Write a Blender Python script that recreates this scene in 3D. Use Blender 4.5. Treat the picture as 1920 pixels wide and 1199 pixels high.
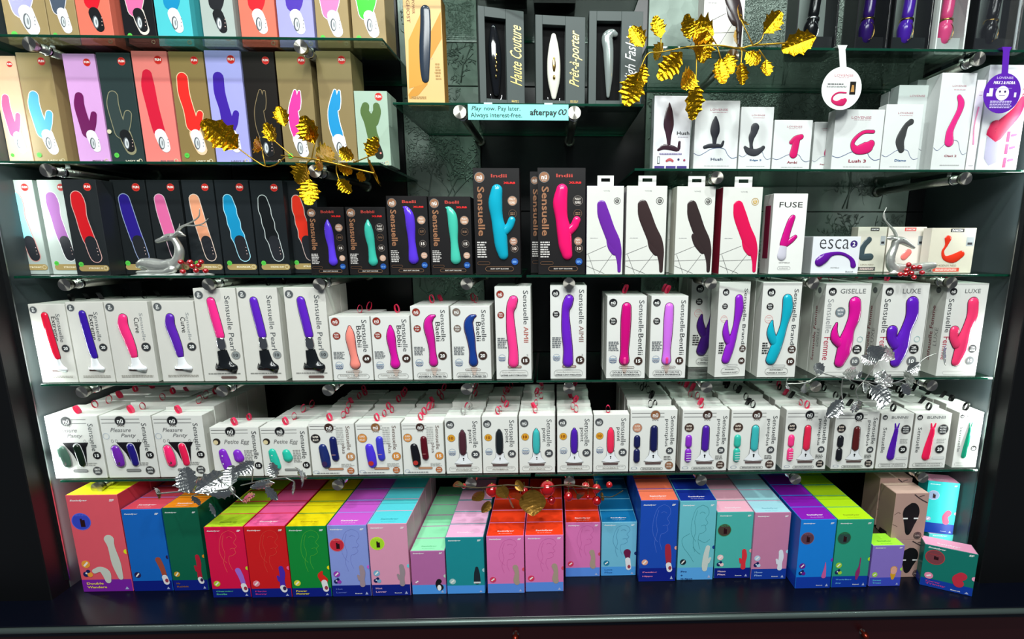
import bpy, math, random
from mathutils import Vector, Matrix, Euler
R = random.Random(11)
PI = math.pi
for o in list(bpy.data.objects): bpy.data.objects.remove(o)
SC = bpy.context.scene; COL = SC.collection
# ---------------------------------------------------------------- camera, world, lights, exposure
F, PX, PY = 860.0, 1057.0, 599.5
CAM = Vector((0.0, -1.19, 1.45)); PITCH = math.radians(9.6); YAW = math.radians(1.4)
cd = bpy.data.cameras.new('camera'); cam = bpy.data.objects.new('camera', cd); COL.objects.link(cam)
cam.location = CAM; cam.rotation_euler = (PI/2-PITCH, 0, -YAW)
cd.sensor_width = 36; cd.lens = 36*F/1920; cd.shift_x = -(PX-960)/1920; cd.clip_start = .02
SC.camera = cam
SC.view_settings.view_transform = 'Standard'; SC.view_settings.look = 'None'
SC.view_settings.gamma = 1; SC.view_settings.use_curve_mapping = False
SC.view_settings.exposure = -0.10
w = bpy.data.worlds.new('world'); SC.world = w; w.use_nodes = True
w.node_tree.nodes['Background'].inputs[0].default_value = (.75, .85, 1, 1)
w.node_tree.nodes['Background'].inputs[1].default_value = .10
def area(name, loc, target, sx, sy, power, col=(1, 1, 1)):
    l = bpy.data.lights.new(name, 'AREA'); l.shape = 'RECTANGLE'; l.size = sx; l.size_y = sy
    l.energy = power; l.color = col
    o = bpy.data.objects.new(name, l); COL.objects.link(o); o.location = loc
    d = Vector(target)-Vector(loc); o.rotation_euler = d.to_track_quat('-Z', 'Y').to_euler(); return o
for i, x in enumerate((-1.0, 0.05, 1.0)):
    area('ceiling_spot', (x, -1.12, CAM.z+2.15), (x*.85, .05, .9), .12, .12, 25.0, (.93, 1.0, .97))
area('front_fill', (0, -2.5, CAM.z+1.75), (0, 0, CAM.z-.6), 2.4, .7, 112, (.95, 1.0, .98))  # soft fill added to brighten the box fronts; no lamp seen there
ME = Matrix.LocRotScale(CAM, cam.rotation_euler, None)
A3 = ME.to_3x3(); AX, UP, FW = A3 @ Vector((1, 0, 0)), A3 @ Vector((0, 1, 0)), A3 @ Vector((0, 0, -1))
def ray(px, py): return AX*((px-PX)/F) - UP*((py-PY)/F) + FW
def P(px, py, Y):                      # photo pixel -> point on the plane y = Y
    d = ray(px, py); t = (Y-CAM.y)/d.y; return CAM+d*t
def Q(px, py, z):                      # photo pixel -> point on the plane z
    d = ray(px, py); t = (z-CAM.z)/d.z; return CAM+d*t
def XatPX(px, Y, z):
    k = (px-PX)/F; dy, dz = Y-CAM.y, z-CAM.z
    a = AX-FW*k; return -(a.y*dy+a.z*dz)/a.x
def ZatPY(py, X, Y):
    k = -(py-PY)/F; a = UP-FW*k; return CAM.z-(a.x*(X-CAM.x)+a.y*(Y-CAM.y))/a.z
# ---------------------------------------------------------------- materials
def lin(c):
    if isinstance(c, str):
        c = c.lstrip('#'); c = c if len(c) == 6 else ''.join(q*2 for q in c); c = [int(c[i:i+2], 16)/255 for i in (0, 2, 4)]
        c = [v/12.92 if v <= .04045 else ((v+.055)/1.055)**2.4 for v in c]
    return (*c[:3], 1)
MC = {}
def M(c, rough=.45, metal=0, spec=.5, bump=0, bscale=60, emit=0, coat=0):
    k = (c, rough, metal, spec, bump, bscale, emit, coat)
    if k in MC: return MC[k]
    m = bpy.data.materials.new('mat'); m.use_nodes = True; nt = m.node_tree; b = nt.nodes['Principled BSDF']
    b.inputs['Base Color'].default_value = lin(c); b.inputs['Roughness'].default_value = rough
    b.inputs['Metallic'].default_value = metal; b.inputs['Specular IOR Level'].default_value = spec
    b.inputs['Coat Weight'].default_value = coat
    if emit:
        b.inputs['Emission Color'].default_value = lin(c); b.inputs['Emission Strength'].default_value = emit
    if bump:
        n = nt.nodes.new('ShaderNodeTexNoise'); n.inputs['Scale'].default_value = bscale; n.inputs['Detail'].default_value = 4
        tc = nt.nodes.new('ShaderNodeTexCoord'); nt.links.new(tc.outputs['Object'], n.inputs['Vector'])
        bu = nt.nodes.new('ShaderNodeBump'); bu.inputs['Strength'].default_value = bump; bu.inputs['Distance'].default_value = .004
        nt.links.new(n.outputs['Fac'], bu.inputs['Height']); nt.links.new(bu.outputs['Normal'], b.inputs['Normal'])
    MC[k] = m; return m
def card(c, rough=.38):                # printed carton board: faint mottling of the print
    k = ('card', c, rough)
    if k in MC: return MC[k]
    m = bpy.data.materials.new('carton_board'); m.use_nodes = True; nt = m.node_tree; b = nt.nodes['Principled BSDF']
    n = nt.nodes.new('ShaderNodeTexNoise'); n.inputs['Scale'].default_value = 35; n.inputs['Detail'].default_value = 5
    tc = nt.nodes.new('ShaderNodeTexCoord'); nt.links.new(tc.outputs['Object'], n.inputs['Vector'])
    mx = nt.nodes.new('ShaderNodeMix'); mx.data_type = 'RGBA'; nt.links.new(n.outputs['Fac'], mx.inputs['Factor'])
    a = lin(c); mx.inputs['A'].default_value = (a[0]*.93, a[1]*.93, a[2]*.93, 1); mx.inputs['B'].default_value = a
    nt.links.new(mx.outputs['Result'], b.inputs['Base Color']); b.inputs['Roughness'].default_value = rough; b.inputs['Specular IOR Level'].default_value = .3
    MC[k] = m; return m
def glass_mat(name, tint, fac):
    m = bpy.data.materials.new(name); m.use_nodes = True; nt = m.node_tree; nt.nodes.clear()
    o = nt.nodes.new('ShaderNodeOutputMaterial'); t = nt.nodes.new('ShaderNodeBsdfTransparent'); g = nt.nodes.new('ShaderNodeBsdfGlossy')
    t.inputs[0].default_value = tint; g.inputs['Roughness'].default_value = .04
    lw = nt.nodes.new('ShaderNodeFresnel'); lw.inputs[0].default_value = 1.45
    mu = nt.nodes.new('ShaderNodeMath'); mu.operation = 'MULTIPLY'; mu.inputs[1].default_value = fac
    nt.links.new(lw.outputs[0], mu.inputs[0])
    x = nt.nodes.new('ShaderNodeMixShader'); nt.links.new(mu.outputs[0], x.inputs[0]); nt.links.new(t.outputs[0], x.inputs[1]); nt.links.new(g.outputs[0], x.inputs[2])
    nt.links.new(x.outputs[0], o.inputs[0]); return m
GLASS = glass_mat('shelf_glass', (.86, .95, .90, 1), .8)
PANE = glass_mat('clear_window', (.96, .97, .97, 1), .6)
GEDGE = M('#0a3a2a', .08, 0, .8)
STEEL = M('#b9b6ae', .28, 1, .5, .25, 220)
CHROME = M('#d8d8d8', .08, 1)
GOLDF = M('#dca71c', .27, 1, .5, .45, 160)
SILVF = M('#dfe2df', .27, 1, .5, .45, 160)
# ---------------------------------------------------------------- mesh collector
GC = {}
def glyph(s, bold=0, shear=0):
    k = (s, bold, shear)
    if k in GC: return GC[k]
    c = bpy.data.curves.new('t', 'FONT'); c.body = s; c.resolution_u = 2; c.offset = bold; c.shear = shear
    o = bpy.data.objects.new('t', c); me = bpy.data.meshes.new_from_object(o)
    v = [x.co.copy() for x in me.vertices]; f = [tuple(p.vertices) for p in me.polygons]
    x0 = min(p.x for p in v); x1 = max(p.x for p in v); y0 = min(p.y for p in v); y1 = max(p.y for p in v)
    v = [((p.x-x0)/(x1-x0)-.5, (p.y-y0)/(y1-y0)-.5) for p in v]
    bpy.data.objects.remove(o); bpy.data.curves.remove(c); bpy.data.meshes.remove(me)
    GC[k] = (v, f); return GC[k]
def crom(p, n):                        # Catmull-Rom through tuples
    if len(p) < 3:
        a, b = p[0], p[-1]; return [tuple(a[k]+(b[k]-a[k])*i/n for k in range(len(a))) for i in range(n+1)]
    q = [tuple(2*p[0][k]-p[1][k] for k in range(len(p[0])))]+list(p)+[tuple(2*p[-1][k]-p[-2][k] for k in range(len(p[0])))]
    out = []
    for i in range(1, len(q)-2):
        for s in range(n):
            t = s/n
            out.append(tuple(.5*((2*q[i][k])+(-q[i-1][k]+q[i+1][k])*t+(2*q[i-1][k]-5*q[i][k]+4*q[i+1][k]-q[i+2][k])*t*t+(-q[i-1][k]+3*q[i][k]-3*q[i+1][k]+q[i+2][k])*t**3) for k in range(len(q[0]))))
    out.append(tuple(p[-1])); return out
class MB:
    def __init__(s): s.v = []; s.f = []; s.m = []; s.mats = []; s.sm = []
    def mi(s, m):
        if m not in s.mats: s.mats.append(m)
        return s.mats.index(m)
    def add(s, v, f, m, smooth=False):
        n = len(s.v); k = s.mi(m); s.v += [tuple(p) for p in v]
        for q in f: s.f.append(tuple(i+n for i in q)); s.m.append(k); s.sm.append(smooth)
    def box(s, x0, x1, y0, y1, z0, z1, m, bev=0):
        if bev <= 0:
            s.add([(x, y, z) for x in (x0, x1) for y in (y0, y1) for z in (z0, z1)],
                  [(0, 1, 3, 2), (4, 6, 7, 5), (0, 4, 5, 1), (2, 3, 7, 6), (0, 2, 6, 4), (1, 5, 7, 3)], m); return
        cx, cy, cz = (x0+x1)/2, (y0+y1)/2, (z0+z1)/2; hx, hy, hz = (x1-x0)/2, (y1-y0)/2, (z1-z0)/2; v = []; idx = {}
        for sx in (-1, 1):
            for sy in (-1, 1):
                for sz in (-1, 1):
                    for a in range(3):
                        idx[sx, sy, sz, a] = len(v)
                        v.append((cx+sx*(hx-(a != 0)*bev), cy+sy*(hy-(a != 1)*bev), cz+sz*(hz-(a != 2)*bev)))
        f = []
        def g(*t): f.append(tuple(idx[q] for q in t))
        for q in (-1, 1):
            g((q, -1, -1, 0), (q, 1, -1, 0), (q, 1, 1, 0), (q, -1, 1, 0)); g((-1, q, -1, 1), (1, q, -1, 1), (1, q, 1, 1), (-1, q, 1, 1)); g((-1, -1, q, 2), (1, -1, q, 2), (1, 1, q, 2), (-1, 1, q, 2))
        for a in (-1, 1):
            for b in (-1, 1):
                g((a, b, -1, 0), (a, b, 1, 0), (a, b, 1, 1), (a, b, -1, 1)); g((a, -1, b, 0), (a, 1, b, 0), (a, 1, b, 2), (a, -1, b, 2)); g((-1, a, b, 1), (1, a, b, 1), (1, a, b, 2), (-1, a, b, 2))
                for c in (-1, 1): g((a, b, c, 0), (a, b, c, 1), (a, b, c, 2))
        ms = m if isinstance(m, dict) else {'f': m}
        ctr = Vector((cx, cy, cz)); n = len(s.v); s.v += v
        for q in f:
            p = [Vector(v[i]) for i in q]; nn = (p[1]-p[0]).cross(p[2]-p[0]); c = sum(p, Vector())/len(p)-ctr
            if nn.dot(c) < 0: q = q[::-1]; nn = -nn
            nn.normalize(); key = 'f'
            if nn.z > .8: key = 't'
            elif nn.z < -.8: key = 'b'
            elif nn.x < -.8: key = 'l'
            elif nn.x > .8: key = 'r'
            elif nn.y > .8: key = 'k'
            mm = ms.get(key, ms.get('s' if key in 'lrkb' else 'f', ms['f']))
            s.f.append(tuple(i+n for i in q)); s.m.append(s.mi(mm)); s.sm.append(False)
    def tube(s, pts, m, K=10, n=4, cap=True, flat=1.0):  # pts (x,y,z,r)
        p = crom(pts, n) if n > 1 and len(pts) > 2 else list(pts)
        if cap:
            for end in (0, 1):
                a, b = (p[0], p[1]) if end == 0 else (p[-1], p[-2])
                d = Vector(a[:3])-Vector(b[:3]); d = d.normalized() if d.length > 0 else Vector((0, 0, 1)); e = []
                for t in (35, 65, 86): e.append((*(Vector(a[:3])+d*a[3]*math.sin(math.radians(t))), a[3]*math.cos(math.radians(t))))
                p = e[::-1]+p if end == 0 else p+e
        v = []; N = None
        for i, q in enumerate(p):
            d = Vector(p[min(i+1, len(p)-1)][:3])-Vector(p[max(i-1, 0)][:3])
            d = d.normalized() if d.length > 1e-9 else Vector((0, 0, 1))
            if N is None: N = d.orthogonal().normalized()
            N = (N-d*N.dot(d)); N = N.normalized() if N.length > 1e-6 else d.orthogonal().normalized()
            Bn = d.cross(N)
            for k in range(K):
                a = 2*PI*k/K; off = (N*math.cos(a)+Bn*math.sin(a))*q[3]; off.y *= flat
                v.append(Vector(q[:3])+off)
        f = [(i*K+k, i*K+(k+1) % K, (i+1)*K+(k+1) % K, (i+1)*K+k) for i in range(len(p)-1) for k in range(K)]
        f += [tuple(range(K))[::-1], tuple((len(p)-1)*K+k for k in range(K))]
        s.add(v, f, m, True)
    def disc(s, cx, cy, cz, r, t, m, K=24, mb=None):   # short cylinder, axis y, front at cy
        v = [(cx+r*math.cos(2*PI*k/K), y, cz+r*math.sin(2*PI*k/K)) for y in (cy, cy+t) for k in range(K)]
        s.add(v, [tuple(range(K))], m); s.add(v, [tuple(range(K, 2*K))[::-1]]+[(k, k+K, (k+1) % K+K, (k+1) % K) for k in range(K)], mb or m, False)
    def mesh(s, name):
        me = bpy.data.meshes.new(name); me.from_pydata(s.v, [], s.f)
        for m in s.mats: me.materials.append(m)
        me.polygons.foreach_set('material_index', s.m); me.polygons.foreach_set('use_smooth', s.sm); me.update(); return me
    def build(s, name, parent=None, **kw):
        o = bpy.data.objects.new(name, s.mesh(name)); COL.objects.link(o); o.parent = parent
        for k, v in kw.items(): o[k] = v
        return o
LABELS = set()
def thing(name, label, cat, loc=(0, 0, 0), rz=0, group=None):
    o = bpy.data.objects.new(name, None); COL.objects.link(o); o.location = loc; o.rotation_euler = (0, 0, rz)
    o.empty_display_size = .02; o['label'] = label; o['category'] = cat
    if label in LABELS: print('DUP LABEL', label)
    n = len(label.split())
    if n > 16 or n < 4: print('LABEL LEN', n, label)
    LABELS.add(label)
    if group: o['group'] = group
    return o
# ---------------------------------------------------------------- shelf heights (top surface, from the photo's front edges)
TH = .0065
def zs(py, px=1040): return ZatPY(py, XatPX(px, 0, CAM.z), 0)
Z_A, Z_B, Z_C, Z_D, Z_E = zs(67, 400), zs(303, 400), zs(193, 970), zs(90, 1600), zs(317, 1550)
Z_F, Z_G, Z_H = zs(516, 950), zs(714, 950), zs(891, 950)
Z_W = zs(1084, 1100)                    # counter top
YB = .325                               # back wall
XL = XatPX(15, 0, Z_F)-.0; XR = XatPX(1897, 0, Z_F)+.0
print('Z', [round(z, 3) for z in (Z_A, Z_B, Z_C, Z_D, Z_E, Z_F, Z_G, Z_H, Z_W)], 'X', round(XL, 3), round(XR, 3))
# ---------------------------------------------------------------- the case: wall, sides, counter
def struct(name, mb, parent=None): return mb.build(name, parent, kind='structure') if parent is None else mb.build(name, parent)
def wall_mat():
    m = bpy.data.materials.new('embossed_wall'); m.use_nodes = True; nt = m.node_tree; b = nt.nodes['Principled BSDF']
    tc = nt.nodes.new('ShaderNodeTexCoord'); n = nt.nodes.new('ShaderNodeTexNoise'); n.inputs['Scale'].default_value = 9; n.inputs['Detail'].default_value = 6
    nt.links.new(tc.outputs['Object'], n.inputs['Vector'])
    cr = nt.nodes.new('ShaderNodeValToRGB'); cr.color_ramp.elements[0].color = lin('#414d46'); cr.color_ramp.elements[1].color = lin('#84948a')
    nt.links.new(n.outputs['Fac'], cr.inputs[0]); nt.links.new(cr.outputs[0], b.inputs['Base Color'])
    b.inputs['Roughness'].default_value = .42; b.inputs['Metallic'].default_value = .35
    v = nt.nodes.new('ShaderNodeTexVoronoi'); v.inputs['Scale'].default_value = 26; nt.links.new(tc.outputs['Object'], v.inputs['Vector'])
    bu = nt.nodes.new('ShaderNodeBump'); bu.inputs['Strength'].default_value = .35; bu.inputs['Distance'].default_value = .003
    nt.links.new(v.outputs['Distance'], bu.inputs['Height']); nt.links.new(bu.outputs['Normal'], b.inputs['Normal']); return m
WM = wall_mat(); BLK = M('#08090b', .5, 0, .3); BLKM = M('#0a0b0d', .30, 0, .4)
ZTOP = zs(-260, 950)
mb = MB(); mb.box(XL-.04, XR+.04, YB+.008, YB+.03, Z_W-.02, ZTOP, BLKM); wall = struct('wall_back', mb)
xs_p = [XL, -1.0, -.46, P(905, 400, YB).x, P(1205, 400, YB).x, P(1700, 400, YB).x, XR]
zj = [Z_W, Z_H, Z_G, ZatPY(397, .3, YB), ZatPY(165, .3, YB), ZTOP]
for i in range(len(xs_p)-1):
    for j in range(len(zj)-1):
        mb = MB(); emb = i in (2, 4) and j >= 2
        mb.box(xs_p[i]+.0012, xs_p[i+1]-.0012, YB-.002, YB+.0075, zj[j]+.001, zj[j+1]-.001, WM if emb else BLKM, .0015)  # centre column is black because its shade is put into the colour
        o = mb.build('wall_panel', wall)
        if emb: o['label'] = 'grey-green embossed panel with leafy vines'
# raised vines on the embossed panels
def vine(mb, x, z, a, L, r, lim, depth=0):
    p = [(x, YB-.0025, z, r)]
    for k in range(7):
        a += R.uniform(-.35, .35); x += math.cos(a)*L/7; z += math.sin(a)*L/7
        if not (lim[0] < x < lim[1] and lim[2] < z < lim[3]): break
        p.append((x, YB-.0025, z, r*(1-.09*k)))
        if depth < 3 and R.random() < .75: vine(mb, x, z, a+R.choice((-1, 1))*R.uniform(.5, 1.2), L*R.uniform(.4, .6), r*.7, lim, depth+1)
        if depth >= 1 and R.random() < .6:
            b = a+R.choice((-1, 1))*.9; lx, lz = x+math.cos(b)*.014, z+math.sin(b)*.014
            if lim[0] < lx < lim[1] and lim[2] < lz < lim[3]: mb.tube([(x, YB-.0025, z, .0006), ((x+lx)/2, YB-.0025, (z+lz)/2, .0028), (lx, YB-.0025, lz, .0005)], WM, 5, 1, False, .4)
    if len(p) > 2: mb.tube(p, WM, 5, 1, False, .6)
mb = MB()
for (xa, xb) in ((xs_p[2], xs_p[3]), (xs_p[4], xs_p[5])):
    for j in (2, 3, 4):
        for q in range(int((xb-xa)/.11)+1):
            vine(mb, R.uniform(xa+.03, xb-.03), zj[j]+.01, PI/2+R.uniform(-.3, .3), (zj[j+1]-zj[j])*.95, .0022, (xa+.005, xb-.005, zj[j]+.004, min(zj[j+1]-.004, ZTOP)))
mb.build('vine_relief', wall, kind='stuff')
SIDEM = M('#3c4547', .34, 0, .5)
for nm, x0, x1, sg in (('wall_left', XL-.03, XL, -1), ('wall_right', XR, XR+.03, 1)):
    mb = MB(); mb.box(x0, x1, .0, YB+.03, Z_W-.1, ZTOP, SIDEM, .001); o = struct(nm, mb)
    mb = MB(); mb.box(x0-(.16 if sg < 0 else .0), x1+(.16 if sg > 0 else 0), -.05, -.001, Z_W-.9, ZTOP, BLK, .002); mb.build('post', o)
    s = XL if sg < 0 else XR     # lamp channel on the inner front edge of each side
    mb = MB(); xx = (s-.008, s) if sg < 0 else (s, s+.008)
    mb.box(s-.0005, s+.012, -.010, -.0075, Z_W+.03, ZTOP-.02, M('#8d9294', .3, 1), 0) if sg < 0 else mb.box(s-.012, s+.0005, -.010, -.0075, Z_W+.03, ZTOP-.02, M('#8d9294', .3, 1), 0)
    mb.build('lamp_channel', o)
    zc = (Z_W+ZTOP)/2
    for zq in (Z_W+.22, Z_H+.25, Z_F+.25, Z_B+.3):
        area('side_lamp', (s-sg*.006, -.004, zq), (s-sg*.35, .22, zq), .006, .32, (.10 if zq > Z_B else .8 if zq < Z_F else .4)*(1.25 if sg > 0 else 1)*(.3 if zq < Z_H and sg > 0 else 1), (.92, 1.0, .97))
# counter and plinth
mb = MB(); yc = Q(1040, 1156, Z_W).y
mb.box(XL-.3, XR+.3, yc, YB+.03, Z_W-.03, Z_W, M('#050814', .30, 0, .35), .001); ctr = struct('trim_1', mb)
mb = MB(); mb.tube([(XL-.3, yc-.002, Z_W-.010, .0075), (XR+.3, yc-.002, Z_W-.010, .0075)], M('#5d6a66', .32, .6), 12, 1); mb.build('edging', ctr)
mb = MB(); mb.box(XL-.3, XR+.3, yc+.012, yc+.03, Z_W-.9, Z_W-.031, M('#2a0508', .4, 0, .5), .001); pl = struct('trim_2', mb)  # maroon paints in the red room's reflection on the plinth
for px, py in ((967, 1190), (1617, 1186)):
    p = P(px, py, yc+.01); k = thing('drawer_knob', 'small round metal knob tinted as if red-lit, on the dark plinth, '+('near the middle' if px < 1000 else 'towards the right'), 'knob', (p.x, yc+.012, p.z), 0, 'knobs on the plinth')
    mb = MB(); mb.tube([(0, 0, 0, .004), (0, -.007, 0, .004), (0, -.010, 0, .009), (0, -.015, 0, .008)], M('#7a2a1c', .25, .8), 16, 1); mb.build('knob_head', k)  # red light on the knob is put into its metal colour
    mb = MB(); mb.disc(0, -.001, 0, .008, .001, STEEL); mb.build('back_plate', k)
# ---------------------------------------------------------------- glass shelves and their standoffs
def shelf(lab, z, pl, pr, dx=(None, None), y1=YB-.004):
    x0 = XatPX(pl, 0, z) if pl is not None else XL+.002; x1 = XatPX(pr, 0, z) if pr is not None else XR-.002
    x0 = max(x0, XL+.002); x1 = min(x1, XR-.002)
    t = thing('glass_shelf', lab, 'shelf', ((x0+x1)/2, 0, z-TH)); h = (x1-x0)/2
    mb = MB(); mb.box(-h, h, 0, y1, 0, TH-.0004, {'f': GEDGE, 't': GLASS, 'b': GLASS, 's': GEDGE}, .0008); mb.build('pane', t); return x0, x1
SH = {}
SH['A'] = shelf('clear glass shelf with green edge at the top left under boxed wands', Z_A, None, 717)
SH['B'] = shelf('clear glass shelf at left below the row of pastel and gold cartons', Z_B, None, 712)
SH['C'] = shelf('short glass shelf in the centre carrying the aqua sign', Z_C, 736, 1207)
SH['D'] = shelf('clear glass shelf at the top right behind the gold leaf spray', Z_D, 1212, None)
SH['E'] = shelf('clear glass shelf at upper right under small pale grey cartons', Z_E, 1190, None)
SH['F'] = shelf('long glass shelf at left holding black cartons and a silver deer', Z_F, 25, 978)
SH['F2'] = shelf('long glass shelf at right holding white cartons and a second deer', Z_F, 987, 1894)
SH['G'] = shelf('glass shelf in left half under white cartons with vertical lettering', Z_G, 76, 1000)
SH['G2'] = shelf('glass shelf in right half under white cartons with silver leaves', Z_G, 1006, 1862)
SH['H'] = shelf('lowest glass shelf in left half under rows of small white cartons', Z_H, 112, 995)
SH['H2'] = shelf('lowest glass shelf in right half under rows of small white cartons', Z_H, 1003, 1834)
zt = ZatPY(-35, 0, 0)
shelf('glass shelf over the centre at the top edge with dark cartons', zt, 736, 1207)
def cap_mat():
    m = bpy.data.materials.new('spun_steel'); m.use_nodes = True; nt = m.node_tree; b = nt.nodes['Principled BSDF']
    b.inputs['Base Color'].default_value = lin('#d5d0c4'); b.inputs['Metallic'].default_value = 1; b.inputs['Roughness'].default_value = .3
    b.inputs['Anisotropic'].default_value = .9
    tg = nt.nodes.new('ShaderNodeTangent'); tg.direction_type = 'RADIAL'; tg.axis = 'Y'; nt.links.new(tg.outputs[0], b.inputs['Tangent']); return m
CAPM = cap_mat()
n = 0
mb = MB(); mb.disc(0, 0, 0, .0155, .006, CAPM, 28, STEEL); CAPME = mb.mesh('cap')
RODS = {}
for shn, z, name, lst in (('A', Z_A, 'top left shelf', (54, 563)), ('B', Z_B, 'second left shelf', (86, 590)), ('C', Z_C, 'short centre shelf', (862, 1077)), ('D', Z_D, 'top right shelf', (1374, 1837)),
        ('E', Z_E, 'upper right shelf', (1345, 1812)), ('F', Z_F, 'long middle shelf', (120, 390, 598, 875, 1067, 1333, 1525, 1785)), ('G', Z_G, 'shelf below the middle', (153, 416, 615, 875, 1067, 1325, 1530, 1748)),
        ('H', Z_H, 'lowest glass shelf', (181, 633, 883, 1068, 1315, 1492, 1731))):
    for i, px in enumerate(lst):
        zz = z-TH-.0160; x = XatPX(px, -.004, zz)
        od = ('first', 'second', 'third', 'fourth', 'fifth', 'sixth', 'seventh', 'eighth')[i]
        t = thing('shelf_support', 'round steel standoff under the %s, %s from left' % (name, od), 'bracket', (x, 0, zz), 0, 'steel shelf supports')
        c = bpy.data.objects.new('cap', CAPME); COL.objects.link(c); c.parent = t; c.location = (0, -.004, 0)
        mb = MB(); mb.tube([(0, .0021, 0, .0105), (0, YB-.012, 0, .0105)], STEEL, 16, 1, False); mb.tube([(0, .03, 0, .0125), (0, .038, 0, .0125)], CHROME, 16, 1, False); mb.tube([(0, .0021, 0, .0125), (0, .012, 0, .0125)], STEEL, 16, 1, False); mb.build('rod', t)
        mb = MB(); mb.tube([(0, YB-.0119, 0, .016), (0, YB-.0025, 0, .016)], STEEL, 18, 1, False); mb.build('wall_flange', t)
        mb = MB(); mb.tube([(0, .05, .0106, .0045), (0, .05, .0156, .0045)], M('#dddddd', .2), 10, 1, False); mb.build('pad', t)
# ---------------------------------------------------------------- boxed goods: one builder
WHT = '#dcdad2'; K = '#15161a'
WHITE = M('#f4f4f0', .4); BLACKI = M('#16171a', .4)
def ink(c, r=.45, metal=0): return M(c, r, metal, .3 if r > .3 else .5)
class Bx:
    def __init__(s, root, W, H, D):
        s.o = root; s.W = W; s.H = H; s.D = D; s.art = MB(); s.txt = MB(); s.pic = MB(); s.lv = 0; s.lift = 0
    def y(s): s.lv += 1; return -.00025-.00005*s.lv-s.lift
    def X(s, u): return (u-.5)*s.W
    def poly(s, pts, c, mb=None):
        y = s.y(); v = [(s.X(u), y, z*s.H) for u, z in pts]
        a = sum(v[i][0]*v[(i+1) % len(v)][2]-v[(i+1) % len(v)][0]*v[i][2] for i in range(len(v)))
        if a < 0: v = v[::-1]
        (mb or s.art).add(v, [tuple(range(len(v)))], c if not isinstance(c, str) else ink(c))
    def rect(s, u0, v0, u1, v1, c): s.poly([(u0, v0), (u1, v0), (u1, v1), (u0, v1)], c)
    def dsc(s, u, v, r, c, K=22, sx=1, sz=1, mb=None):
        y = s.y(); r *= s.W
        (mb or s.art).add([(s.X(u)+r*sx*math.cos(2*PI*k/K), y, v*s.H+r*sz*math.sin(2*PI*k/K)) for k in range(K)], [tuple(range(K))], c if not isinstance(c, str) else ink(c))
    def ring(s, u, v, r, w, c, K=22, sx=1, sz=1, a0=0, a1=2*PI):
        y = s.y(); r *= s.W; w *= s.W; vs = []; full = abs(a1-a0-2*PI) < 1e-6; n = K if full else K+1
        for k in range(n):
            a = a0+(a1-a0)*k/K
            for q in (r-w/2, r+w/2): vs.append((s.X(u)+q*sx*math.cos(a), y, v*s.H+q*sz*math.sin(a)))
        f = [(2*k, 2*k+1, 2*((k+1) % n)+1, 2*((k+1) % n)) for k in range(K)]
        s.art.add(vs, [q[::1] for q in f], c if not isinstance(c, str) else ink(c))
    def line(s, pts, w, c, n=5, mb=None):
        p = crom(pts, n) if len(pts) > 2 and n > 1 else pts; y = s.y(); w *= s.W/2; vs = []
        q = [(s.X(a), b*s.H) for a, b in p]
        for i, (x, z) in enumerate(q):
            x0, z0 = q[max(0, i-1)]; x1, z1 = q[min(len(q)-1, i+1)]; L = math.hypot(x1-x0, z1-z0) or 1
            nx, nz = -(z1-z0)/L*w, (x1-x0)/L*w; vs += [(x-nx, y, z-nz), (x+nx, y, z+nz)]
        (mb or s.art).add(vs, [(2*i, 2*i+2, 2*i+3, 2*i+1) for i in range(len(q)-1)], c if not isinstance(c, str) else ink(c))
    def T(s, t, u, v, L, h, c=K, rot=0, bold=.0, shear=0):
        if not t.strip(): return
        V, Fc = glyph(t, bold, shear); y = s.y(); L *= (s.H if rot else s.W); h *= s.W; cx, cz = s.X(u), v*s.H; out = []
        for a, b in V:
            a *= L; b *= h
            if rot < 0: a, b = b, -a
            elif rot > 0: a, b = -b, a
            out.append((cx+a, y, cz+b))
        s.txt.add(out, Fc, c if not isinstance(c, str) else ink(c))
    def shade(s, paths, c, grow=0, depth=.5, K=9, n=4, base=None, mb=None, cap=True):  # half-relief limbs: path (u,v,r)
        if depth <= .06: depth = .003
        y0 = s.y() if base is None else base; c = c if not isinstance(c, str) else ink(c, .16 if depth > .1 else .42); mb = mb or s.pic
        for pth in paths:
            p = crom([(s.X(a), b*s.H, (r+grow)*s.W) for a, b, r in pth], n)
            for end in ((0, 1) if cap else ()):
                a, b = (p[0], p[1]) if end == 0 else (p[-1], p[-2]); L = math.hypot(a[0]-b[0], a[1]-b[1]) or 1; dx, dz = (a[0]-b[0])/L, (a[1]-b[1])/L
                e = [(a[0]+dx*a[2]*math.sin(t), a[1]+dz*a[2]*math.sin(t), a[2]*math.cos(t)) for t in (.45, .9, 1.25, 1.52)]
                p = e[::-1]+p if end == 0 else p+e
            vs = []
            for i, q in enumerate(p):
                a, b = p[max(0, i-1)], p[min(len(p)-1, i+1)]; L = math.hypot(b[0]-a[0], b[1]-a[1]) or 1; nx, nz = -(b[1]-a[1])/L, (b[0]-a[0])/L
                for k in range(K):
                    t = PI*k/(K-1); vs.append((q[0]+nx*q[2]*math.cos(t), y0-depth*q[2]*math.sin(t), q[1]+nz*q[2]*math.cos(t)))
            mb.add(vs, [(i*K+k, i*K+k+1, (i+1)*K+k+1, (i+1)*K+k) for i in range(len(p)-1) for k in range(K-1)], c, depth > .05)
            if not cap: mb.add(vs[:K]+vs[-K:], [tuple(range(K))[::-1], tuple(range(K, 2*K))], c)
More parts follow.
